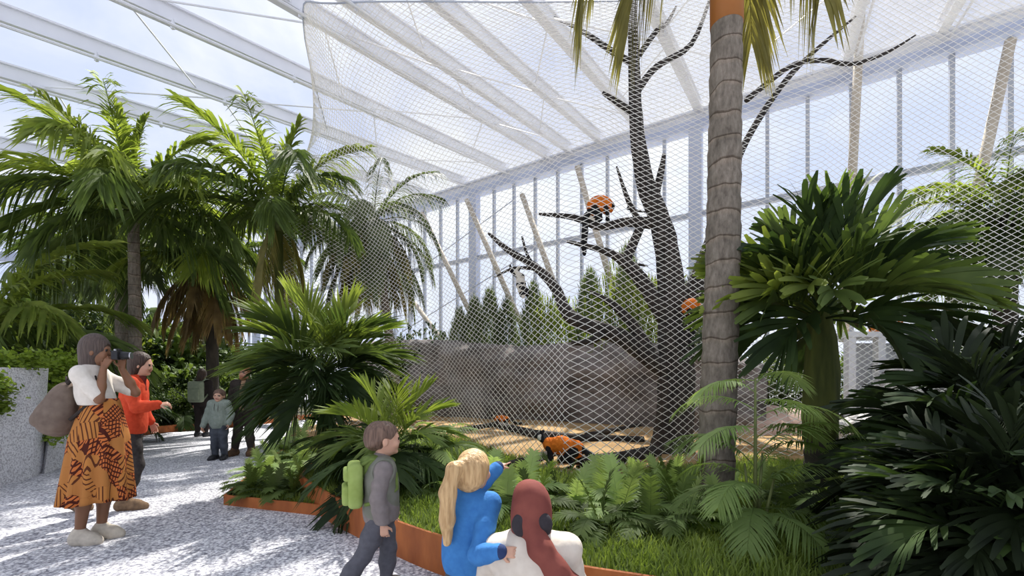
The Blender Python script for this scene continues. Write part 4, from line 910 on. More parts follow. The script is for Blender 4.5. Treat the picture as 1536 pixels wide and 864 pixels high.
wedge(gw, [q0, q1, q1 + Vector((-1.2, 0.8, 0)), q0 + Vector((-1.2, .8, 0))], [P(78, 636, q0.y + .1), P(104, 628, q1.y + .05), P(104, 628, q1.y) + Vector((-1.1, 0.8, 0)), P(78, 636, q0.y) + Vector((-1.1, .8, 0))])
tag(gw.build('granite_wall', M['granite'], None), 'lower granite wall block half hidden behind the brown backpack', 'wall', None, 'thing')
def ivy(n, spots, label):
    mb = MB()
    for i in range(n):
        a, b, j = random.choice(spots); p = Vector(a).lerp(Vector(b), random.random()) + Vector((random.gauss(0, j), random.gauss(0, j), random.gauss(0, j * .8)))
        d = Vector((random.uniform(-1, 1), random.uniform(-1.4, .4), random.uniform(-.5, .9))).normalized(); s_ = d.cross(Vector((random.uniform(-1, 1), random.uniform(-1, 1), 1))).normalized(); l_ = random.uniform(.05, .085); w2 = l_ * .38
        mb.add([p, p + d * l_ * .4 - s_ * w2, p + d * l_ * .4 + s_ * w2, p + d * l_], [(0, 1, 3), (0, 3, 2)])
    return tag(mb.build('ivy', M['leaf_ivy'], None), label, 'ivy', None, 'stuff')
tA, tB = P(-60, 545, 5.5), P(68, 541, 6.35)
ivy(2600, [(tA, tB, .09), (P(-40, 560, 5.40), P(6, 590, 5.62), .08), (P(-40, 610, 5.38), P(2, 612, 5.62), .06)], 'yellow green ivy over the top and corner of the granite wall')
ivy(1700, [(P(72, 545, 6.9), P(115, 545, 7.2), .13), (P(80, 560, 6.9), P(105, 600, 6.9), .13), (P(80, 620, 6.7), P(84, 660, 6.6), .07)], 'yellow green ivy hanging behind the brown backpack')

# ------------------------------------------------------------------ lemurs
M['fur_orange'] = simple('orange_fur', (0.72, 0.20, 0.025), (0.50, 0.11, 0.012), 22.0, 0.9, 0.5, 0.1)
M['fur_black'] = simple('black_fur', (0.022, 0.02, 0.022), (0.008, 0.008, 0.009), 22.0, 0.85, 0.4, 0.15)
M['fur_white'] = simple('white_fur', (0.72, 0.68, 0.60), (0.58, 0.53, 0.46), 22.0, 0.9, 0.4, 0.1)
M['amber'] = simple('amber_eye', (0.55, 0.26, 0.03), None, 3.0, 0.2, 0, 0.6)
OB = None
def lemur(name, loc, rz, label, build, mats):
    b = Body(0.011); build(b); o = b.mesh(name, mats, 0.003, 60.0); o.location = loc; o.rotation_euler = (0, 0, rz); return tag(o, label, 'lemur')
def eyes(o, pts, r=0.009):
    for p in pts:
        b = Body(0.003); b.ell(p, (r, r, r), 0); b.mesh('eye', M['amber'], parent=o)
# 0 orange, 1 black, 2 white; +X is the way it faces
def perched(b):
    b.ell((0, 0, .13), (.175, .12, .125), .03, 0); b.ell((-.09, 0, .10), (.12, .115, .115), .04, 0); b.ell((.10, 0, .10), (.10, .10, .105), .04, 0)
    b.ell((.165, -.02, .075), (.07, .085, .085), .02, 0); b.ell((.20, -.045, .065), (.045, .05, .05), .01, 1); b.ell((.225, -.075, .045), (.022, .032, .022), .01, 1)
    for s in (-.055, .045): b.ell((.165, s - .01, .145), (.022, .022, .03), .01, 0)
    for s in (-.07, .07): b.chain([(.11, s, .03), (.13, s, -.06), (.12, s, -.115), (.16, s * .8, -.125)], [.035, .026, .02, .014], .02, 1)
    for s in (-.08, .08): b.chain([(-.08, s, .03), (.01, s * 1.1, -.04), (-.05, s, -.115), (.0, s * .8, -.125)], [.055, .035, .024, .015], .02, 1)
    b.chain([(-.15, -.04, .04), (-.215, -.10, -.06), (-.225, -.12, -.26), (-.245, -.12, -.46), (-.235, -.12, -.58)], [.04, .044, .052, .052, .032], .02, 1)
q_ = TP(899, 338); lem = lemur('lemur', q_ + Vector((0, -.02, .20)), -0.25, 'orange and black lemur perched on the bare branch, tail hanging', perched, [M['fur_orange'], M['fur_black'], M['fur_white']])
eyes(lem, [(.236, -.058, .082), (.240, -.035, .082)]); lem.scale = (1.08, 1.1, 1.25)
def walking(b):
    b.chain([(-.20, 0, .29), (0, 0, .33), (.17, 0, .32)], [.125, .13, .11], .05, 0); b.ell((-.24, 0, .27), (.11, .11, .12), .05, 0)
    b.cap((.18, 0, .33), (.30, -.02, .41), .075, .06, .04, 1); b.ell((.345, -.03, .445), (.075, .065, .065), .02, 1); b.ell((.41, -.035, .43), (.04, .028, .026), .015, 1); b.ell((.325, -.03, .42), (.05, .085, .07), .02, 2)
    for s in (-.05, .04): b.ell((.32, s - .03, .51), (.02, .02, .03), .01, 1)
    for s, d in ((-.08, .06), (.08, -.05)):
        b.chain([(.16, s, .27), (.18 + d, s, .14), (.17 + d, s, .02), (.22 + d, s, .012)], [.05, .035, .026, .016], .02, 1)
        b.chain([(-.22, s, .25), (-.15 - d, s * 1.1, .15), (-.25 - d, s, .08), (-.22 - d, s, .015), (-.15 - d, s, .012)], [.08, .05, .032, .024, .016], .02, 1)
    b.chain([(-.30, 0, .30), (-.44, .03, .22), (-.60, .06, .12), (-.76, .05, .10), (-.90, .0, .12)], [.045, .045, .05, .05, .03], .02, 1)
g1 = G(842, 697, .30); g1.z = sand_height(g1.x, g1.y)
lem = lemur('lemur', g1, math.radians(155), 'orange and black lemur walking over the sand near the net', walking, [M['fur_orange'], M['fur_black'], M['fur_white']]); eyes(lem, [(.40, -.015, .46), (.40, -.058, .46)]); lem.scale = (.86, .86, .86)
g2 = G(752, 640, .30); g2.z = sand_height(g2.x, g2.y)
q = lemur('lemur', g2, math.radians(200), 'small far orange lemur on the sand close to the rock face', walking, [M['fur_orange'], M['fur_black'], M['fur_white']]); q.scale = (.62, .62, .62)
q3 = TP(1036, 472, -.28); lemur('lemur', q3 + Vector((0, -.05, .0)), math.radians(40), 'orange lemur crouched against the dead trunk, half hidden by the ringed palm', perched, [M['fur_orange'], M['fur_black'], M['fur_white']])
def hanging(b):
    b.chain([(0, 0, -.16), (.02, 0, -.30), (.03, 0, -.40)], [.075, .085, .07], .03, 2); b.ell((.02, 0, -.30), (.088, .088, .05), .01, 1); b.ell((0, 0, -.15), (.08, .08, .06), .03, 1)
    b.ell((.05, -.01, -.47), (.06, .055, .065), .02, 1); b.ell((.07, -.03, -.52), (.03, .03, .035), .015, 2)
    for s in (-.06, .06): b.chain([(0, s, -.15), (-.06, s, -.07), (-.03, s * .6, -.005), (.0, s * .5, .02)], [.04, .03, .022, .016], .02, 2 if s < 0 else 1)
    for s in (-.06, .06): b.chain([(.03, s, -.38), (.13, s, -.38), (.14, s * .7, -.47), (.11, s * .5, -.50)], [.03, .024, .02, .014], .02, 1)
    b.chain([(-.03, 0, -.12), (-.10, .02, -.10), (-.17, .03, -.02), (-.20, .03, .08)], [.03, .033, .034, .02], .02, 1)
q4 = TP(775, 403, .3); lem = lemur('lemur', q4 + Vector((0.06, -.03, 0)), -0.3, 'black and white lemur hanging upside down from the left branch', hanging, [M['fur_orange'], M['fur_black'], M['fur_white']])
# ------------------------------------------------------------------ people
def cloth(name, c, c2=None, sc=30.0, rough=0.85, b=0.25): return simple(name, c, c2, sc, rough, b, 0.15)
for k, c in {'skin_brown': (0.24, 0.115, 0.062), 'skin_light': (0.62, 0.36, 0.25), 'skin_tan': (0.46, 0.24, 0.15)}.items():
    M[k] = simple(k, c, tuple(q * .9 for q in c), 12.0, 0.5, 0.05, 0.35); M[k].node_tree.nodes['Principled BSDF'].inputs['Subsurface Weight'].default_value = 0.08
M['lip'] = simple('lip', (0.38, 0.14, 0.11), None, 5, 0.45); M['eye'] = simple('dark_eye', (0.02, 0.016, 0.015), None, 5, 0.2, 0, 0.6)
def hair_mat(name, c, c2):
    return simple(name, c, c2, 70.0, 0.55, 0.5, 0.35, stretch=(1, 1, 0.12), detail=2.0)
M['hair_dark'] = hair_mat('dark_brown_hair', (0.075, 0.045, 0.032), (0.03, 0.018, 0.013)); M['hair_brown'] = hair_mat('brown_hair', (0.20, 0.125, 0.09), (0.09, 0.055, 0.04))
M['hair_blonde'] = hair_mat('blonde_hair', (0.62, 0.42, 0.21), (0.38, 0.23, 0.10)); M['hair_ginger'] = hair_mat('ginger_hair', (0.36, 0.16, 0.06), (0.2, 0.08, 0.03))
M['scarf_grey'] = hair_mat('grey_brown_hair_scarf', (0.105, 0.075, 0.062), (0.06, 0.042, 0.036))
V3 = Vector
def basis(f, up=(0, 0, 1)):
    f = V3(f).normalized(); r = f.cross(V3(up)).normalized(); u = r.cross(f); return Matrix((r, f, u)).transposed()
def head(B, c, s, f=(0, 1, 0)):
    c = V3(c); R = basis(f); q = lambda x, y, z: c + R @ V3((x * s, y * s, z * s)); e = lambda p, r, k, m: B.ell(q(*p), [a * s for a in r], k * s, m, R)
    e((0, -.05, .12), (.36, .44, .385), .05, 0); e((0, .08, -.13), (.285, .33, .35), .14, 0); e((0, .13, -.36), (.19, .20, .13), .12, 0)
    B.cap(q(-.15, .36, .075), q(.15, .36, .075), .045 * s, .045 * s, .07 * s, 0)
    B.cap(q(0, .375, .04), q(0, .425, -.12), .028 * s, .042 * s, .05 * s, 0)
    for k in (-1, 1):
        e((k * .37, -.03, -.06), (.05, .09, .13), .03, 0); e((k * .145, .375, -.0), (.062, .04, .036), .0, 2); e((k * .15, .30, -.16), (.12, .1, .1), .1, 0)
    e((0, .385, -.265), (.105, .045, .034), .015, 1); e((0, .34, -.40), (.09, .06, .06), .08, 0)
    return q
def hand(B, w, d, n, s, curl=0.5, m=0, side=1, spread=0.10, point=False):
    """palm, four unequal bent fingers, thumb from the side of the palm"""
    w = V3(w); d = V3(d).normalized(); n = V3(n); n = (n - d * n.dot(d)).normalized(); t = d.cross(n) * side
    for o in (-.15, -.05, .05, .15): B.cap(w + d * (.06 * s) + t * (o * .7 * s), w + d * (.46 * s) + t * (o * s), .075 * s, .07 * s, .05 * s, m)
    for i, (o, ln) in enumerate(((-.165, .42), (-.055, .48), (.055, .45), (.16, .35))):
        p = w + d * (.47 * s) + t * (o * s); a = 0.0; pts = [p]; cu = curl * (1 + .12 * i)
        if point: cu = 0.05 if i == 0 else 1.35
        for L2 in (.44, .32, .24):
            a += cu; dd = d * math.cos(a) + n * math.sin(a) + t * (o * spread * 3); p = p + dd.normalized() * (ln * L2 * s); pts.append(p)
        B.chain(pts, [.05 * s, .047 * s, .042 * s, .034 * s], .012 * s, m)
    b0 = w + d * (.14 * s) - t * (.17 * s); b1 = b0 + (d * .55 - t * .6 + n * .35).normalized() * (.22 * s); b2 = b1 + (d * .85 - t * .15 + n * .4).normalized() * (.18 * s)
    B.chain([b0, b1, b2], [.07 * s, .055 * s, .042 * s], .03 * s, m)
def limb_pts(a, b, c): return [V3(a), V3(a).lerp(V3(b), .5), V3(b), V3(b).lerp(V3(c), .4), V3(c)]
def arm(B, J, S, h, o=0.0, m=0, end=1.0, start=0.0):
    P5 = limb_pts(J['sh' + S], J['el' + S], J['wr' + S]); R5 = [.030 * h + o, .027 * h + o, .022 * h + o, .023 * h + o, .0155 * h + o]
    if end < 1:
        k = end * 4; i = int(k); P5 = P5[:i + 1] + [P5[i].lerp(P5[i + 1], k - i)] if k > i else P5[:i + 1]; R5 = R5[:len(P5)]
    B.chain(P5, R5, .02, m)
def leg(B, J, S, h, o=0.0, m=0, end=1.0):
    P5 = limb_pts(J['hip' + S], J['kn' + S], J['an' + S]); R5 = [.052 * h + o, .044 * h + o, .032 * h + o, .033 * h + o, .021 * h + o]
    n = 5 if end >= 1 else 4
    B.chain(P5[:n], R5[:n], .03, m)
def foot(B, J, S, h, o=0.0, m=0, up=0.0):
    a = V3(J['an' + S]); t = V3(J['to' + S]); g = t - a; g.z = 0
    heel = a - g * .22 + V3((0, 0, -.02 * h)); ball = a.lerp(t, .62); ball.z = t.z + .008 * h
    B.chain([a + V3((0, 0, up)), a, heel], [.024 * h + o, .024 * h + o, .022 * h + o], .03, m)
    B.chain([a, ball, t], [.026 * h + o, .025 * h + o, .019 * h + o], .035, m); B.chain([heel, ball], [.021 * h + o, .023 * h + o], .03, m)
def torso(B, J, h, o=0.0, m=0, w=1.0):
    c, b, p = V3(J['chest']), V3(J['belly']), V3(J['pelvis']); n = V3(J['neck'])
    R = basis(V3((0, 1, 0)), (n - p).normalized()) if (n - p).length else None
    B.ell(c, (.098 * h * w + o, .066 * h + o, .10 * h + o), .06, m); B.ell(b, (.080 * h * w + o, .060 * h + o, .085 * h + o), .08, m); B.ell(p, (.094 * h * w + o, .068 * h + o, .072 * h + o), .08, m)
    B.cap(J['shL'], J['shR'], .036 * h + o, .036 * h + o, .06, m)
def skin_body(name, J, h, mats, hs, f, vox, hands=(), loc=(0, 0, 0), rz=0.0, label='', group=None, cat='person'):
    B = Body(vox); torso(B, J, h)
    for S in 'LR': arm(B, J, S, h); leg(B, J, S, h); foot(B, J, S, h)
    B.chain([J['neck'] - V3((0, 0, .04 * h)), J['neck'], V3(J['head']) - V3((0, 0, .02 * h))], [.034 * h, .031 * h, .031 * h], .03)
    head(B, J['head'], hs, f)
    for hd in hands: hand(B, **hd)
    o = B.mesh(name, mats); o.location = loc; o.rotation_euler = (0, 0, rz); tag(o, label, cat, group); return o
def vj(d): return {k: V3(v) for k, v in d.items()}
def top(o, J, h, off, mat, name='jacket', sleeve=1.0, vox=0.008, low=None, wob=0.002, collar=True, w=1.0, extra=None, wf=22.0):
    B = Body(vox); torso(B, J, h, off, 0, w)
    for S in 'LR': arm(B, J, S, h, off, 0, sleeve)
    if collar: B.cap(J['neck'] - V3((0, 0, .045 * h)), J['neck'] - V3((0, 0, .005 * h)), .042 * h + off, .038 * h + off * .6, .03)
    if low is not None: B.ell(J['pelvis'], (.098 * h * w + off, .072 * h + off, .17 * h), .05)
    if extra: extra(B)
    if low is not None: B.above(low)
    return B.mesh(name, mat, wob, wf, o)
def pants(o, J, h, off, mat, name='trousers', vox=0.008, hi=None, wob=0.002):
    B = Body(vox)
    for S in 'LR': leg(B, J, S, h, off)
    B.ell(J['pelvis'], (.098 * h + off, .07 * h + off, .075 * h + off), .05)
    if hi is not None: B.below(hi)
    return B.mesh(name, mat, wob, 26.0, o)
def shoes(o, J, h, off, mat, name='shoe', vox=0.006, up=0.0, mats=None):
    for S in 'LR':
        B = Body(vox); foot(B, J, S, h, off, 0, up); B.mesh(name, mat, 0, 1, o)

def gpos(x, y): g = G(x, y, 0.0); return g
# ---- woman photographing
wl_ = gpos(146, 812); wh = 1.73; WRZ = math.radians(-72)
J = vj(dict(pelvis=(0, .02, .98), belly=(0, .015, 1.14), chest=(0, -.03, 1.29), neck=(0, -.045, 1.455), head=(0, .0, 1.60), shL=(-.165, -.05, 1.395), shR=(.165, -.055, 1.395),
            elR=(.20, .11, 1.20), wrR=(.095, .095, 1.455), elL=(-.15, .25, 1.25), wrL=(-.075, .165, 1.455), hipL=(-.085, .02, .93), hipR=(.085, .02, .93), knL=(-.08, .03, .50), knR=(.08, -.05, .50), anL=(-.085, -.01, .085), anR=(.075, -.105, .085), toL=(-.10, .14, .026), toR=(.085, .045, .026)))
wo_ = skin_body('person', J, wh, [M['skin_brown'], M['lip'], M['eye']], .235, (0.0, 1, .02), 0.0065,
    [dict(w=J['wrR'], d=(-.25, .30, .75), n=(-1, .25, .1), s=.165, curl=.55, side=-1), dict(w=J['wrL'], d=(.25, .15, .8), n=(1, .1, .1), s=.165, curl=.55, side=1)],
    wl_, -PI / 2, 'woman in white top and orange patterned skirt photographing with a camera')
top(wo_, J, wh, .016, cloth('white_cotton', (0.76, 0.71, 0.64), (0.68, 0.63, 0.56)), 'shirt', .42, low=1.15, wob=.003)
B = Body(0.007); B.ell((0, -.02, 1.635), (.098, .122, .115), .02); B.ell((0, -.06, 1.55), (.094, .085, .13), .05); B.ell((0, -.055, 1.46), (.082, .07, .075), .04)
B.cut((0, .165, 1.575), (.115, .105, .105)); B.cut((0, .15, 1.49), (.10, .11, .10)); B.mesh('hair_wrap', M['scarf_grey'], .002, 40, wo_)
def print_mat():
    m, nt, out = new_mat('orange_brown_print'); b = bsdf(nt, out, 0.85, 0.15); co = coords(nt)
    v = N(nt, 'ShaderNodeTexVoronoi', Scale=8.0); L(nt, co, v.inputs['Vector'])
    sb_ = N(nt, 'ShaderNodeVectorMath', operation='SUBTRACT'); L(nt, v.outputs['Color'], sb_.inputs[0]); sb_.inputs[1].default_value = (.5, .5, .5)
    nm = N(nt, 'ShaderNodeVectorMath', operation='NORMALIZE'); L(nt, sb_.outputs[0], nm.inputs[0])
    def stripes(vec, freq):
        d = N(nt, 'ShaderNodeVectorMath', operation='DOT_PRODUCT'); L(nt, co, d.inputs[0]); L(nt, vec, d.inputs[1])
        q = N(nt, 'ShaderNodeMath', operation='MULTIPLY'); L(nt, d.outputs['Value'], q.inputs[0]); q.inputs[1].default_value = freq
        s1 = N(nt, 'ShaderNodeMath', operation='SINE'); L(nt, q.outputs[0], s1.inputs[0]); return s1.outputs[0]
    cr = N(nt, 'ShaderNodeVectorMath', operation='CROSS_PRODUCT'); L(nt, nm.outputs[0], cr.inputs[0]); cr.inputs[1].default_value = (.4, .3, .86)
    a1 = stripes(nm.outputs[0], 230.0); a2 = stripes(cr.outputs[0], 330.0)
    mn = N(nt, 'ShaderNodeMath', operation='MAXIMUM'); L(nt, a1, mn.inputs[0]); L(nt, a2, mn.inputs[1])
    bw = nt.nodes.new('ShaderNodeRGBToBW'); L(nt, v.outputs['Color'], bw.inputs[0])
    dots = ramp(nt, mn.outputs[0], [(0.30, (0.54, 0.16, 0.045)), (0.50, (0.07, 0.016, 0.010))]); lines = ramp(nt, a1, [(0.45, (0.46, 0.19, 0.05)), (0.62, (0.10, 0.03, 0.014))])
    pick = ramp(nt, bw.outputs[0], [(0.0, (0, 0, 0)), (0.36, (1, 1, 1))], 'CONSTANT'); pick2 = ramp(nt, bw.outputs[0], [(0.0, (0, 0, 0)), (0.70, (1, 1, 1))], 'CONSTANT')
    m1 = nt.nodes.new('ShaderNodeMix'); m1.data_type = 'RGBA'; L(nt, pick.outputs[0], m1.inputs[0]); L(nt, lines.outputs[0], m1.inputs[6]); L(nt, dots.outputs[0], m1.inputs[7])
    m2 = nt.nodes.new('ShaderNodeMix'); m2.data_type = 'RGBA'; L(nt, pick2.outputs[0], m2.inputs[0]); L(nt, m1.outputs[2], m2.inputs[6]); m2.inputs[7].default_value = (0.42, 0.175, 0.05, 1)
    ed = N(nt, 'ShaderNodeTexVoronoi', Scale=8.0); ed.feature = 'DISTANCE_TO_EDGE'; L(nt, co, ed.inputs['Vector']); er = ramp(nt, ed.outputs['Distance'], [(0.0, (0.8, 0.75, 0.7)), (0.02, (1, 1, 1))])
    m3 = nt.nodes.new('ShaderNodeMix'); m3.data_type = 'RGBA'; m3.blend_type = 'MULTIPLY'; m3.inputs[0].default_value = 1; L(nt, m2.outputs[2], m3.inputs[6]); L(nt, er.outputs[0], m3.inputs[7])
    L(nt, m3.outputs[2], b.inputs['Base Color']); return m
def skirt():
    v, f = [], []; n, K = 96, 26
    for i in range(K + 1):
        u = i / K; z = 1.20 - .85 * u; rx = .140 + .065 * min(1, u * 3) ** .8 + .075 * u; ry = .125 + .055 * min(1, u * 2.6) ** .8 + .095 * u
        for j in range(n):
            a = 2 * PI * j / n; pl = 1 + (.015 + .085 * u) * math.sin(11 * a + 1.3 * math.sin(2 * a)) * min(1, u * 2.5)
            v.append((math.cos(a) * rx * .92 * pl, .015 + .02 * (1 - u) + math.sin(a) * ry * pl - .02 * u, z + .012 * math.sin(3 * a) * u))
    for i in range(K):
        for j in range(n): a = i * n + j; b = i * n + (j + 1) % n; f.append((a, b, b + n, a + n))
    o = mesh_obj('skirt', v, f, print_mat(), wo_, True); s_ = o.modifiers.new('thickness', 'SOLIDIFY'); s_.thickness = .006
skirt()
shoes(wo_, J, wh, .012, cloth('cream_canvas', (0.62, 0.56, 0.47)), 'shoe')
def place(o, base, rz, p, erz=0.0):
    o.location = Matrix.Translation(V3(base)) @ Matrix.Rotation(rz, 4, 'Z') @ V3(p); o.rotation_euler = (0, 0, rz + erz)
M['black_plastic'] = simple('black_plastic', (0.025, 0.025, 0.028), None, 9, 0.4)
M['silver'] = simple('silver_metal', (0.5, 0.5, 0.52), None, 9, 0.3, 0, 0.5, 0.8)
cm = empty('camera', (0, 0, 0), 0, 'small black camera held to the eye by the woman in the patterned skirt', 'camera'); place(cm, wl_, WRZ, (0, .142, 1.565))
b = MB(); b.box((0, 0, 0), (.125, .045, .075)); b.box((0, 0, .045), (.045, .04, .022)); o = b.build('body', M['black_plastic'], cm); bv = o.modifiers.new('bevel', 'BEVEL'); bv.width = .006; bv.segments = 2
b = MB(); b.tube([(0, .02, 0), (0, .055, 0), (0, .09, 0)], [.033, .033, .029], 20); b.build('lens', M['black_plastic'], cm, False)
b = MB(); b.tube([(0, .086, 0), (0, .094, 0)], [.030, .030], 20); b.build('lens_ring', M['silver'], cm); b = MB(); b.tube([(.045, 0, .036), (.045, 0, .05)], [.011, .011], 12); b.build('dial', M['silver'], cm)
M['taupe'] = cloth('taupe_canvas', (0.20, 0.155, 0.125), (0.14, 0.105, 0.085), 14.0); M['strap'] = cloth('dark_strap', (0.045, 0.036, 0.032))
bp = empty('backpack', (0, 0, 0), 0, 'slouchy taupe backpack hanging from the shoulders of the woman with the camera', 'backpack'); place(bp, wl_, WRZ, (0.0, -.255, .92))
B = Body(0.008); B.ell((0, 0, .18), (.16, .145, .19), .06); B.ell((0, -.02, .12), (.17, .165, .13), .08); B.ell((0, .06, .36), (.10, .08, .10), .1); B.mesh('bag', M['taupe'], .006, 24, bp)
B = Body(0.006); B.ell((.06, -.10, .13), (.10, .085, .085), .02); B.mesh('pocket', M['taupe'], .003, 30, bp)
for s in (-1, 1):
    b = MB(); b.tube([(s * .05, .10, .44), (s * .10, .20, .535), (s * .125, .275, .563), (s * .13, .36, .50), (s * .145, .395, .38), (s * .15, .30, .24), (s * .13, .16, .12)], .017, 8); b.build('strap', M['strap'], bp, True)
b = MB(); b.tube([(-.03, .08, .44), (0, .06, .50), (.03, .08, .44)], .009, 8); b.build('handle', M['strap'], bp, True)
wo_.scale = (.84, .84, 1); bp.scale = (.80, .80, .92); wo_.rotation_euler.z = WRZ
# ---- person in red
rl = gpos(200, 762); rh = 1.67
J = vj(dict(pelvis=(0, -.02, .88), belly=(0, .0, 1.03), chest=(0, .01, 1.20), neck=(0, .035, 1.385), head=(0, .085, 1.535), shL=(-.16, .02, 1.335), shR=(.16, .02, 1.335), elR=(.21, .09, 1.085), wrR=(.17, .29, 1.11), elL=(-.20, .0, 1.07), wrL=(-.18, .12, .90),
            hipL=(-.08, -.02, .83), hipR=(.08, -.02, .83), knL=(-.08, -.14, .47), knR=(.08, .06, .47), anL=(-.08, -.60, .14), anR=(.08, -.06, .085), toL=(-.09, -.44, .03), toR=(.09, .13, .028)))
ro = skin_body('person', J, rh, [M['skin_light'], M['lip'], M['eye']], .225, (.15, 1, -.12), 0.0075,
    [dict(w=J['wrR'], d=(-.1, 1, .1), n=(-.5, 0, -1), s=.165, curl=.55, side=1), dict(w=J['wrL'], d=(0, .4, -1), n=(1, 0, 0), s=.165, curl=.4, side=1)],
    rl, math.radians(-66), 'person in an orange red sweater walking behind the woman with the camera')
M['red'] = cloth('orange_red_knit', (0.66, 0.085, 0.035), (0.55, 0.06, 0.025)); top(ro, J, rh, .022, M['red'], 'sweater', .97, low=.80, wob=.003)
pants(ro, J, rh, .014, cloth('charcoal_trousers', (0.062, 0.056, 0.055), (0.04, 0.036, 0.036)), hi=.93); shoes(ro, J, rh, .014, cloth('tan_boot', (0.26, 0.17, 0.10), (0.15, 0.10, 0.065)), 'boot', up=.10)
B = Body(0.008); B.ell((0, .06, 1.575), (.098, .115, .105), .02); B.ell((0, .02, 1.50), (.092, .075, .10), .04); B.cut((.0, .205, 1.525), (.105, .10, .085)); B.mesh('hair', M['hair_dark'], .002, 45, ro)
B = Body(0.008); B.ell((0, .04, 1.395), (.085, .085, .035), .02); B.cap((0.03, .10, 1.37), (.03, .12, 1.27), .03, .02, .03); B.mesh('scarf', cloth('dark_red_scarf', (0.16, 0.03, 0.025)), .004, 30, ro)
ro.scale = (.9, .9, 1)
# ---- dark clothed person with a sage backpack, far away, from the back
hl = G(303, 655, 0.0); hh = 1.75
def standing(h, arms=None, lean=0.0, hd=.885):
    d = dict(pelvis=(0, 0, .53 * h), belly=(0, 0, .62 * h), chest=(0, .0, .725 * h), neck=(0, -.005, .835 * h), head=(0, .01 * h, .925 * h), shL=(-.10 * h, 0, .80 * h), shR=(.10 * h, 0, .80 * h), elL=(-.135 * h, -.01, .63 * h), elR=(.135 * h, -.01, .63 * h), wrL=(-.14 * h, .03, .49 * h), wrR=(.14 * h, .03, .49 * h),
             hipL=(-.05 * h, 0, .50 * h), hipR=(.05 * h, 0, .50 * h), knL=(-.055 * h, .01, .275 * h), knR=(.055 * h, .01, .275 * h), anL=(-.06 * h, -.02, .047 * h), anR=(.06 * h, -.02, .047 * h), toL=(-.07 * h, .09 * h, .016 * h), toR=(.07 * h, .09 * h, .016 * h))
    d.update(arms or {}); return vj(d)
def rest_hands(J, s): return [dict(w=J['wrR'], d=(0, .15, -1), n=(-1, .2, 0), s=s, curl=.35, side=-1), dict(w=J['wrL'], d=(0, .15, -1), n=(1, .2, 0), s=s, curl=.35, side=1)]
J = standing(hh)
ho = skin_body('person', J, hh, [M['skin_tan'], M['lip'], M['eye']], .23, (0, 1, 0), 0.009, rest_hands(J, .17), hl, 0.05, 'far person in dark clothes seen from behind, wearing a sage green backpack')
M['dark_cloth'] = cloth('dark_brown_cloth', (0.035, 0.028, 0.026)); top(ho, J, hh, .02, M['dark_cloth'], 'coat', 1.0, .01, low=.78); pants(ho, J, hh, .016, M['dark_cloth'], vox=.01, hi=.9); shoes(ho, J, hh, .012, M['black_plastic'], 'shoe', .009)
B = Body(0.01); B.ell((0, .0, 1.64), (.10, .12, .135), .02); B.ell((0, -.055, 1.50), (.10, .07, .16), .05); B.mesh('hair', M['hair_dark'], .003, 40, ho)
M['sage'] = cloth('sage_canvas', (0.27, 0.31, 0.22), (0.20, 0.235, 0.165), 14.0)
sb = empty('backpack', (0, 0, 0), 0, 'sage green backpack worn by the far dark clothed person', 'backpack'); place(sb, hl, .05, (0, -.235, .90))
b = MB(); b.box((0, 0, .27), (.36, .17, .54)); o = b.build('bag', M['sage'], sb, True); bv = o.modifiers.new('bevel', 'BEVEL'); bv.width = .06; bv.segments = 4
b = MB(); b.box((0, -.095, .20), (.27, .05, .26)); o = b.build('pocket', M['sage'], sb, True); bv = o.modifiers.new('bevel', 'BEVEL'); bv.width = .02; bv.segments = 3
for s in (-1, 1): b = MB(); b.tube([(s * .12, .05, .52), (s * .13, .16, .59), (s * .13, .30, .58), (s * .14, .36, .40), (s * .17, .22, .22), (s * .16, .06, .08)], .018, 8); b.build('strap', M['sage'], sb, True)
# ---- child in the grey green hoodie
cl_ = G(329, 689, 0.0); ch = 1.27
J = standing(ch, dict(head=(0, .012, 1.135), neck=(0, -.005, 1.03), elL=(-.19, -.01, .80), wrL=(-.185, .07, .64), elR=(.20, -.0, .78), wrR=(.235, .07, .60), shL=(-.125, 0, .99), shR=(.125, 0, .99), toL=(-.10, .13, .02), toR=(.10, .13, .02)))
co2 = skin_body('child', J, ch, [M['skin_light'], M['lip'], M['eye']], .215, (-.15, 1, 0), 0.0075, rest_hands(J, .13), cl_, PI + .15, 'child in a grey green hoodie and dark jeans walking towards the camera')
M['hoodie'] = cloth('grey_green_hoodie', (0.27, 0.31, 0.27), (0.20, 0.24, 0.20)); top(co2, J, ch, .026, M['hoodie'], 'hoodie', .98, low=.555, wob=.004)
M['jeans'] = simple('dark_jeans', (0.10, 0.115, 0.14), (0.028, 0.032, 0.042), 7.0, 0.85, 0.2); pants(co2, J, ch, .022, M['jeans'], 'jeans', hi=.62); shoes(co2, J, ch, .012, M['black_plastic'], 'shoe')
B = Body(0.007); B.ell((0, -.005, 1.175), (.088, .108, .088), .02); B.ell((0, -.05, 1.12), (.08, .06, .07), .04); B.cut((0, .115, 1.115), (.1, .085, .075)); B.mesh('hair', M['hair_brown'], .003, 50, co2)
b = MB(); [b.tube([(s * .03, .095, 1.0), (s * .032, .112, .93), (s * .03, .11, .86)], .005, 6) for s in (-1, 1)]; b.build('hood_cord', M['strap'], co2)
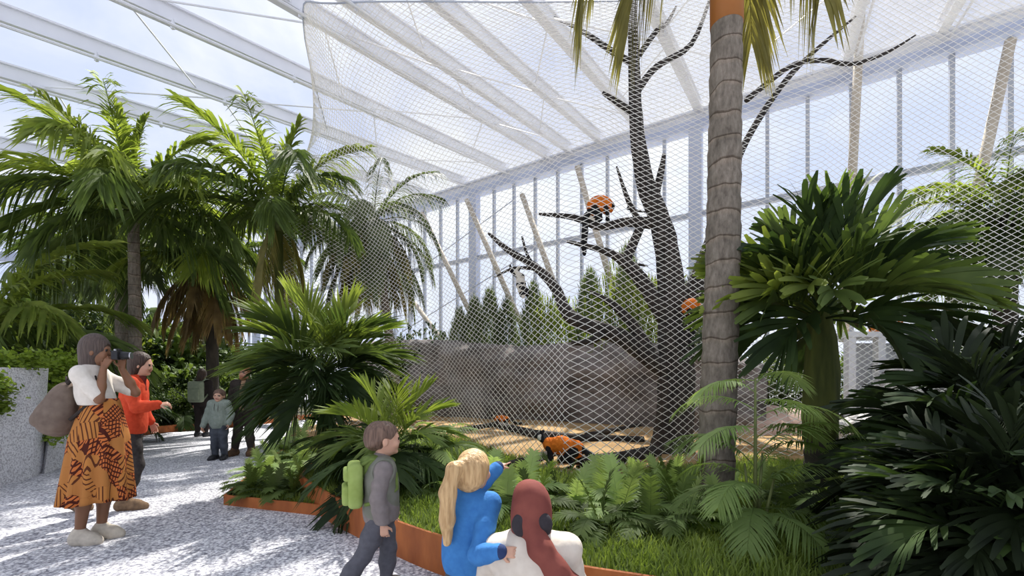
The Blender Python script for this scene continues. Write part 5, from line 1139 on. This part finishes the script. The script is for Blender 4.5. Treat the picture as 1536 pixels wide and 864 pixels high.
# ---- man in the dark jacket
ml = G(368, 683, 0.0); mh = 1.68
J = standing(mh, dict(elL=(-.235, -.02, 1.06), wrL=(-.23, .07, .83), elR=(.25, -.02, 1.07), wrR=(.26, .06, .84), knR=(.12, .03, .47), anR=(.19, .0, .085), toR=(.23, .15, .03), knL=(-.07, .0, .47), anL=(-.10, -.02, .085), toL=(-.13, .14, .03)))
mo = skin_body('person', J, mh, [M['skin_tan'], M['lip'], M['eye']], .235, (.1, 1, 0), 0.008, rest_hands(J, .175), ml, PI + .1, 'bearded man in a dark open jacket and brown boots beside the child')
top(mo, J, mh, .012, cloth('tan_shirt', (0.40, 0.25, 0.15)), 'shirt', .3, .009, low=.86)
def op(B): B.cut((0, .19, 1.12), (.055, .14, .40)); B.cut((0, .12, 1.42), (.05, .10, .10))
top(mo, J, mh, .034, cloth('dark_brown_jacket', (0.048, 0.038, 0.032), (0.03, 0.024, 0.02)), 'jacket', .97, .009, low=.83, extra=op, wob=.004)
pants(mo, J, mh, .02, cloth('dark_taupe_trousers', (0.06, 0.048, 0.042), (0.04, 0.032, 0.028)), hi=.94); shoes(mo, J, mh, .018, cloth('brown_boot', (0.20, 0.11, 0.055), (0.07, 0.045, 0.03), 9.0), 'boot', up=.12)
B = Body(0.008); B.ell((0, .0, 1.605), (.094, .115, .09), .02); B.cut((0, .13, 1.545), (.105, .10, .085)); B.mesh('hair', M['hair_ginger'], .003, 50, mo)
B = Body(0.006); B.ell((.01, .075, 1.47), (.062, .05, .055), .02); B.cut((0.01, .125, 1.515), (.06, .06, .035)); B.mesh('beard', M['hair_ginger'], .002, 60, mo)
# ---- boy with the green backpack
bl = pb(572, 2.71, 0.0); bh = 1.08; brz = math.radians(-68)
J = vj(dict(pelvis=(0, 0, .515), belly=(0, 0, .62), chest=(0, -.005, .725), neck=(0, -.005, .855), head=(0, .02, .972), shL=(-.105, 0, .80), shR=(.105, 0, .80), elL=(-.135, .0, .63), wrL=(-.125, .07, .50), elR=(.14, -.035, .63), wrR=(.135, .0, .475),
            hipL=(-.052, 0, .49), hipR=(.052, -.01, .49), knL=(-.05, .05, .27), knR=(.055, -.11, .275), anL=(-.05, .03, .055), anR=(.055, -.265, .085), toL=(-.055, .14, .02), toR=(.06, -.17, .02)))
bo2 = skin_body('child', J, bh, [M['skin_light'], M['lip'], M['eye']], .205, (-.05, 1, .0), 0.0055, [dict(w=J['wrR'], d=(0, .1, -1), n=(-1, .3, 0), s=.12, curl=.6, side=-1), dict(w=J['wrL'], d=(0, .3, -1), n=(1, .2, 0), s=.12, curl=.5, side=1)], bl, brz, 'boy with short brown hair in a grey hoodie walking beside the planter')
M['boy_grey'] = cloth('warm_grey_hoodie', (0.235, 0.205, 0.20), (0.19, 0.165, 0.16)); top(bo2, J, bh, .018, M['boy_grey'], 'hoodie', .97, .0065, low=.475, wob=.003)
B = Body(0.0065); torso(B, J, bh, .030); B.above(.50); B.cut((0, -.16, .66), (.05, .13, .3)); B.cut((.17, 0, .80), (.055, .09, .10)); B.cut((-.17, 0, .80), (.055, .09, .10)); B.mesh('vest', cloth('grey_green_vest', (0.20, 0.20, 0.175), (0.15, 0.16, 0.12), 16.0), .003, 28, bo2)
M['moss'] = cloth('moss_green_cloth', (0.16, 0.22, 0.06), (0.11, 0.16, 0.04)); B = Body(0.006); B.ell((0, -.045, .845), (.085, .075, .035), .02); B.ell((0, .0, .835), (.085, .085, .03), .03); B.ell((0, -.085, .80), (.075, .035, .06), .03); B.mesh('hood', M['moss'], .003, 30, bo2)
pants(bo2, J, bh, .014, cloth('slate_trousers', (0.115, 0.115, 0.135), (0.085, 0.085, 0.10)), vox=.0065, hi=.545); shoes(bo2, J, bh, .012, M['strap'], 'shoe')
B = Body(0.0055); B.ell((0, .0, 1.004), (.083, .101, .084), .02); B.ell((0, -.045, .955), (.073, .055, .05), .04); B.cut((0, .122, .955), (.1, .088, .072)); B.cut((.085, .03, .935), (.035, .04, .05)); B.cut((-.085, .03, .935), (.035, .04, .05)); B.mesh('hair', M['hair_brown'], .0035, 70, bo2)
M['lime'] = cloth('light_green_canvas', (0.33, 0.42, 0.13), (0.25, 0.33, 0.085), 14.0)
gb = empty('backpack', (0, 0, 0), 0, 'light green backpack on the back of the boy in the grey hoodie', 'backpack'); place(gb, bl, brz, (0, -.155, .575))
b = MB(); b.box((0, 0, .13), (.20, .085, .27)); o = b.build('bag', M['lime'], gb, True); bv = o.modifiers.new('bevel', 'BEVEL'); bv.width = .03; bv.segments = 4
b = MB(); b.box((0, -.05, .075), (.15, .05, .12)); o = b.build('pocket', M['lime'], gb, True); bv = o.modifiers.new('bevel', 'BEVEL'); bv.width = .018; bv.segments = 3
b = MB(); b.box((0, -.045, .195), (.16, .045, .07)); o = b.build('flap', M['lime'], gb, True); bv = o.modifiers.new('bevel', 'BEVEL'); bv.width = .015; bv.segments = 3
for s in (-1, 1): b = MB(); b.tube([(s * .065, .03, .25), (s * .075, .09, .285), (s * .08, .17, .27), (s * .085, .235, .19), (s * .09, .24, .10), (s * .115, .16, .04), (s * .10, .05, .02)], .011, 8); b.build('strap', M['moss'], gb, True)
# ---- girl in the blue jacket
gl = pb(706, 2.2, 0.0); gh = 1.0; grz = -.12
J = vj(dict(pelvis=(-.02, 0, .44), belly=(-.02, 0, .54), chest=(-.01, 0, .635), neck=(.0, .0, .765), head=(.015, .02, .872), shL=(-.105, .01, .72), shR=(.10, .0, .715), elR=(.075, -.165, .515), wrR=(.185, -.235, .56), elL=(-.02, .15, .73), wrL=(.10, .26, .845),
            hipL=(-.07, 0, .42), hipR=(.03, 0, .42), knL=(-.07, .01, .235), knR=(.03, .01, .235), anL=(-.075, -.01, .048), anR=(.035, -.01, .048), toL=(-.085, .09, .018), toR=(.045, .09, .018)))
go_ = skin_body('child', J, gh, [M['skin_light'], M['lip'], M['eye']], .20, (.45, 1, .0), 0.005, [dict(w=J['wrR'], d=(1, .1, -.05), n=(.1, 1, -.45), s=.12, curl=.25, side=1, spread=.12), dict(w=J['wrL'], d=(.45, .85, .2), n=(0, 0, -1), s=.11, curl=.3, side=1, point=True)], gl, grz, 'blonde girl in a blue jacket pointing into the enclosure')
M['blue'] = cloth('bright_blue_jacket', (0.055, 0.21, 0.50), (0.04, 0.16, 0.42)); top(go_, J, gh, .022, M['blue'], 'jacket', .97, .006, low=.37, wob=.004)
M['cuff'] = cloth('dark_blue_cuff', (0.03, 0.05, 0.13))
for S in 'LR':
    B = Body(0.005); a_ = J['el' + S].lerp(J['wr' + S], .86); B.cap(a_, J['wr' + S], .035, .034, .0); B.mesh('cuff', M['cuff'], 0, 1, go_)
pants(go_, J, gh, .012, M['jeans'], 'jeans', hi=.46); shoes(go_, J, gh, .01, M['strap'], 'shoe')
B = Body(0.0055); B.ell((.012, .0, .898), (.084, .102, .088), .02); B.ell((.0, -.045, .85), (.078, .06, .075), .04); B.cut((.05, .118, .862), (.09, .085, .075))
B.chain([(-.02, -.085, .915), (-.055, -.125, .90), (-.082, -.135, .79), (-.086, -.13, .66), (-.088, -.125, .55)], [.034, .036, .040, .037, .020], .02); B.mesh('ponytail_hair', M['hair_blonde'], .0014, 60, go_)
# ---- crouching person with the red brown headscarf
kl = pb(797, 2.06, 0.0)
J = vj(dict(pelvis=(0, -.06, .24), belly=(0, -.05, .35), chest=(0, -.02, .46), neck=(0, .02, .585), head=(0, .05, .70), shL=(-.165, -.0, .525), shR=(.165, -.0, .525), elL=(-.22, .10, .33), wrL=(-.10, .26, .33), elR=(.22, .10, .33), wrR=(.10, .26, .33),
            hipL=(-.085, -.06, .20), hipR=(.085, -.06, .20), knL=(-.11, .26, .38), knR=(.10, .20, .075), anL=(-.10, .14, .075), anR=(.09, -.16, .075), toL=(-.11, .30, .028), toR=(.10, -.08, .03)))
ko = skin_body('person', J, 1.6, [M['skin_tan'], M['lip'], M['eye']], .215, (.1, 1, 0), 0.007, [dict(w=J['wrR'], d=(-.7, .5, -.1), n=(-.3, -.5, -.6), s=.15, curl=.4, side=-1), dict(w=J['wrL'], d=(.7, .5, -.1), n=(.3, -.5, -.6), s=.15, curl=.4, side=1)], kl, 0, 'crouching person in a cream top and long red brown headscarf, seen from behind')
top(ko, J, 1.6, .022, cloth('cream_knit', (0.70, 0.63, 0.54), (0.60, 0.53, 0.45), 18.0), 'sweater', .97, .0075, low=.16, wob=.005, wf=26.0)
pants(ko, J, 1.6, .014, cloth('brown_trousers', (0.10, 0.07, 0.055)), vox=.009, hi=.34); shoes(ko, J, 1.6, .012, M['strap'], 'shoe')
M['scarf_red'] = cloth('red_brown_scarf', (0.235, 0.072, 0.055), (0.16, 0.045, 0.038), 9.0); M['scarf_dark'] = cloth('dark_underscarf', (0.045, 0.040, 0.045))
B = Body(0.006); B.ell((0, .035, .735), (.097, .115, .118), .02); B.ell((0, -.015, .64), (.099, .080, .11), .05); B.ell((0, .0, .555), (.105, .085, .05), .04)
B.chain([(-.01, -.085, .66), (.03, -.11, .57), (.10, -.125, .48), (.17, -.12, .40), (.21, -.10, .33)], [.03, .05, .055, .055, .03], .03); B.chain([(.04, -.10, .62), (.10, -.125, .52), (.19, -.11, .42)], [.025, .03, .025], .015); B.cap((-.045, -.075, .58), (.0, -.12, .475), .022, .012, .015)
B.cut((.02, .16, .70), (.085, .075, .095)); B.mesh('headscarf', M['scarf_red'], .004, 26, ko)
for s, x in ((-1, -.045), (1, .047)):
    B = Body(0.005); B.ell((x, -.058, .662), (.048, .036, .060), .0); B.mesh('underscarf', M['scarf_dark'], .002, 40, ko)
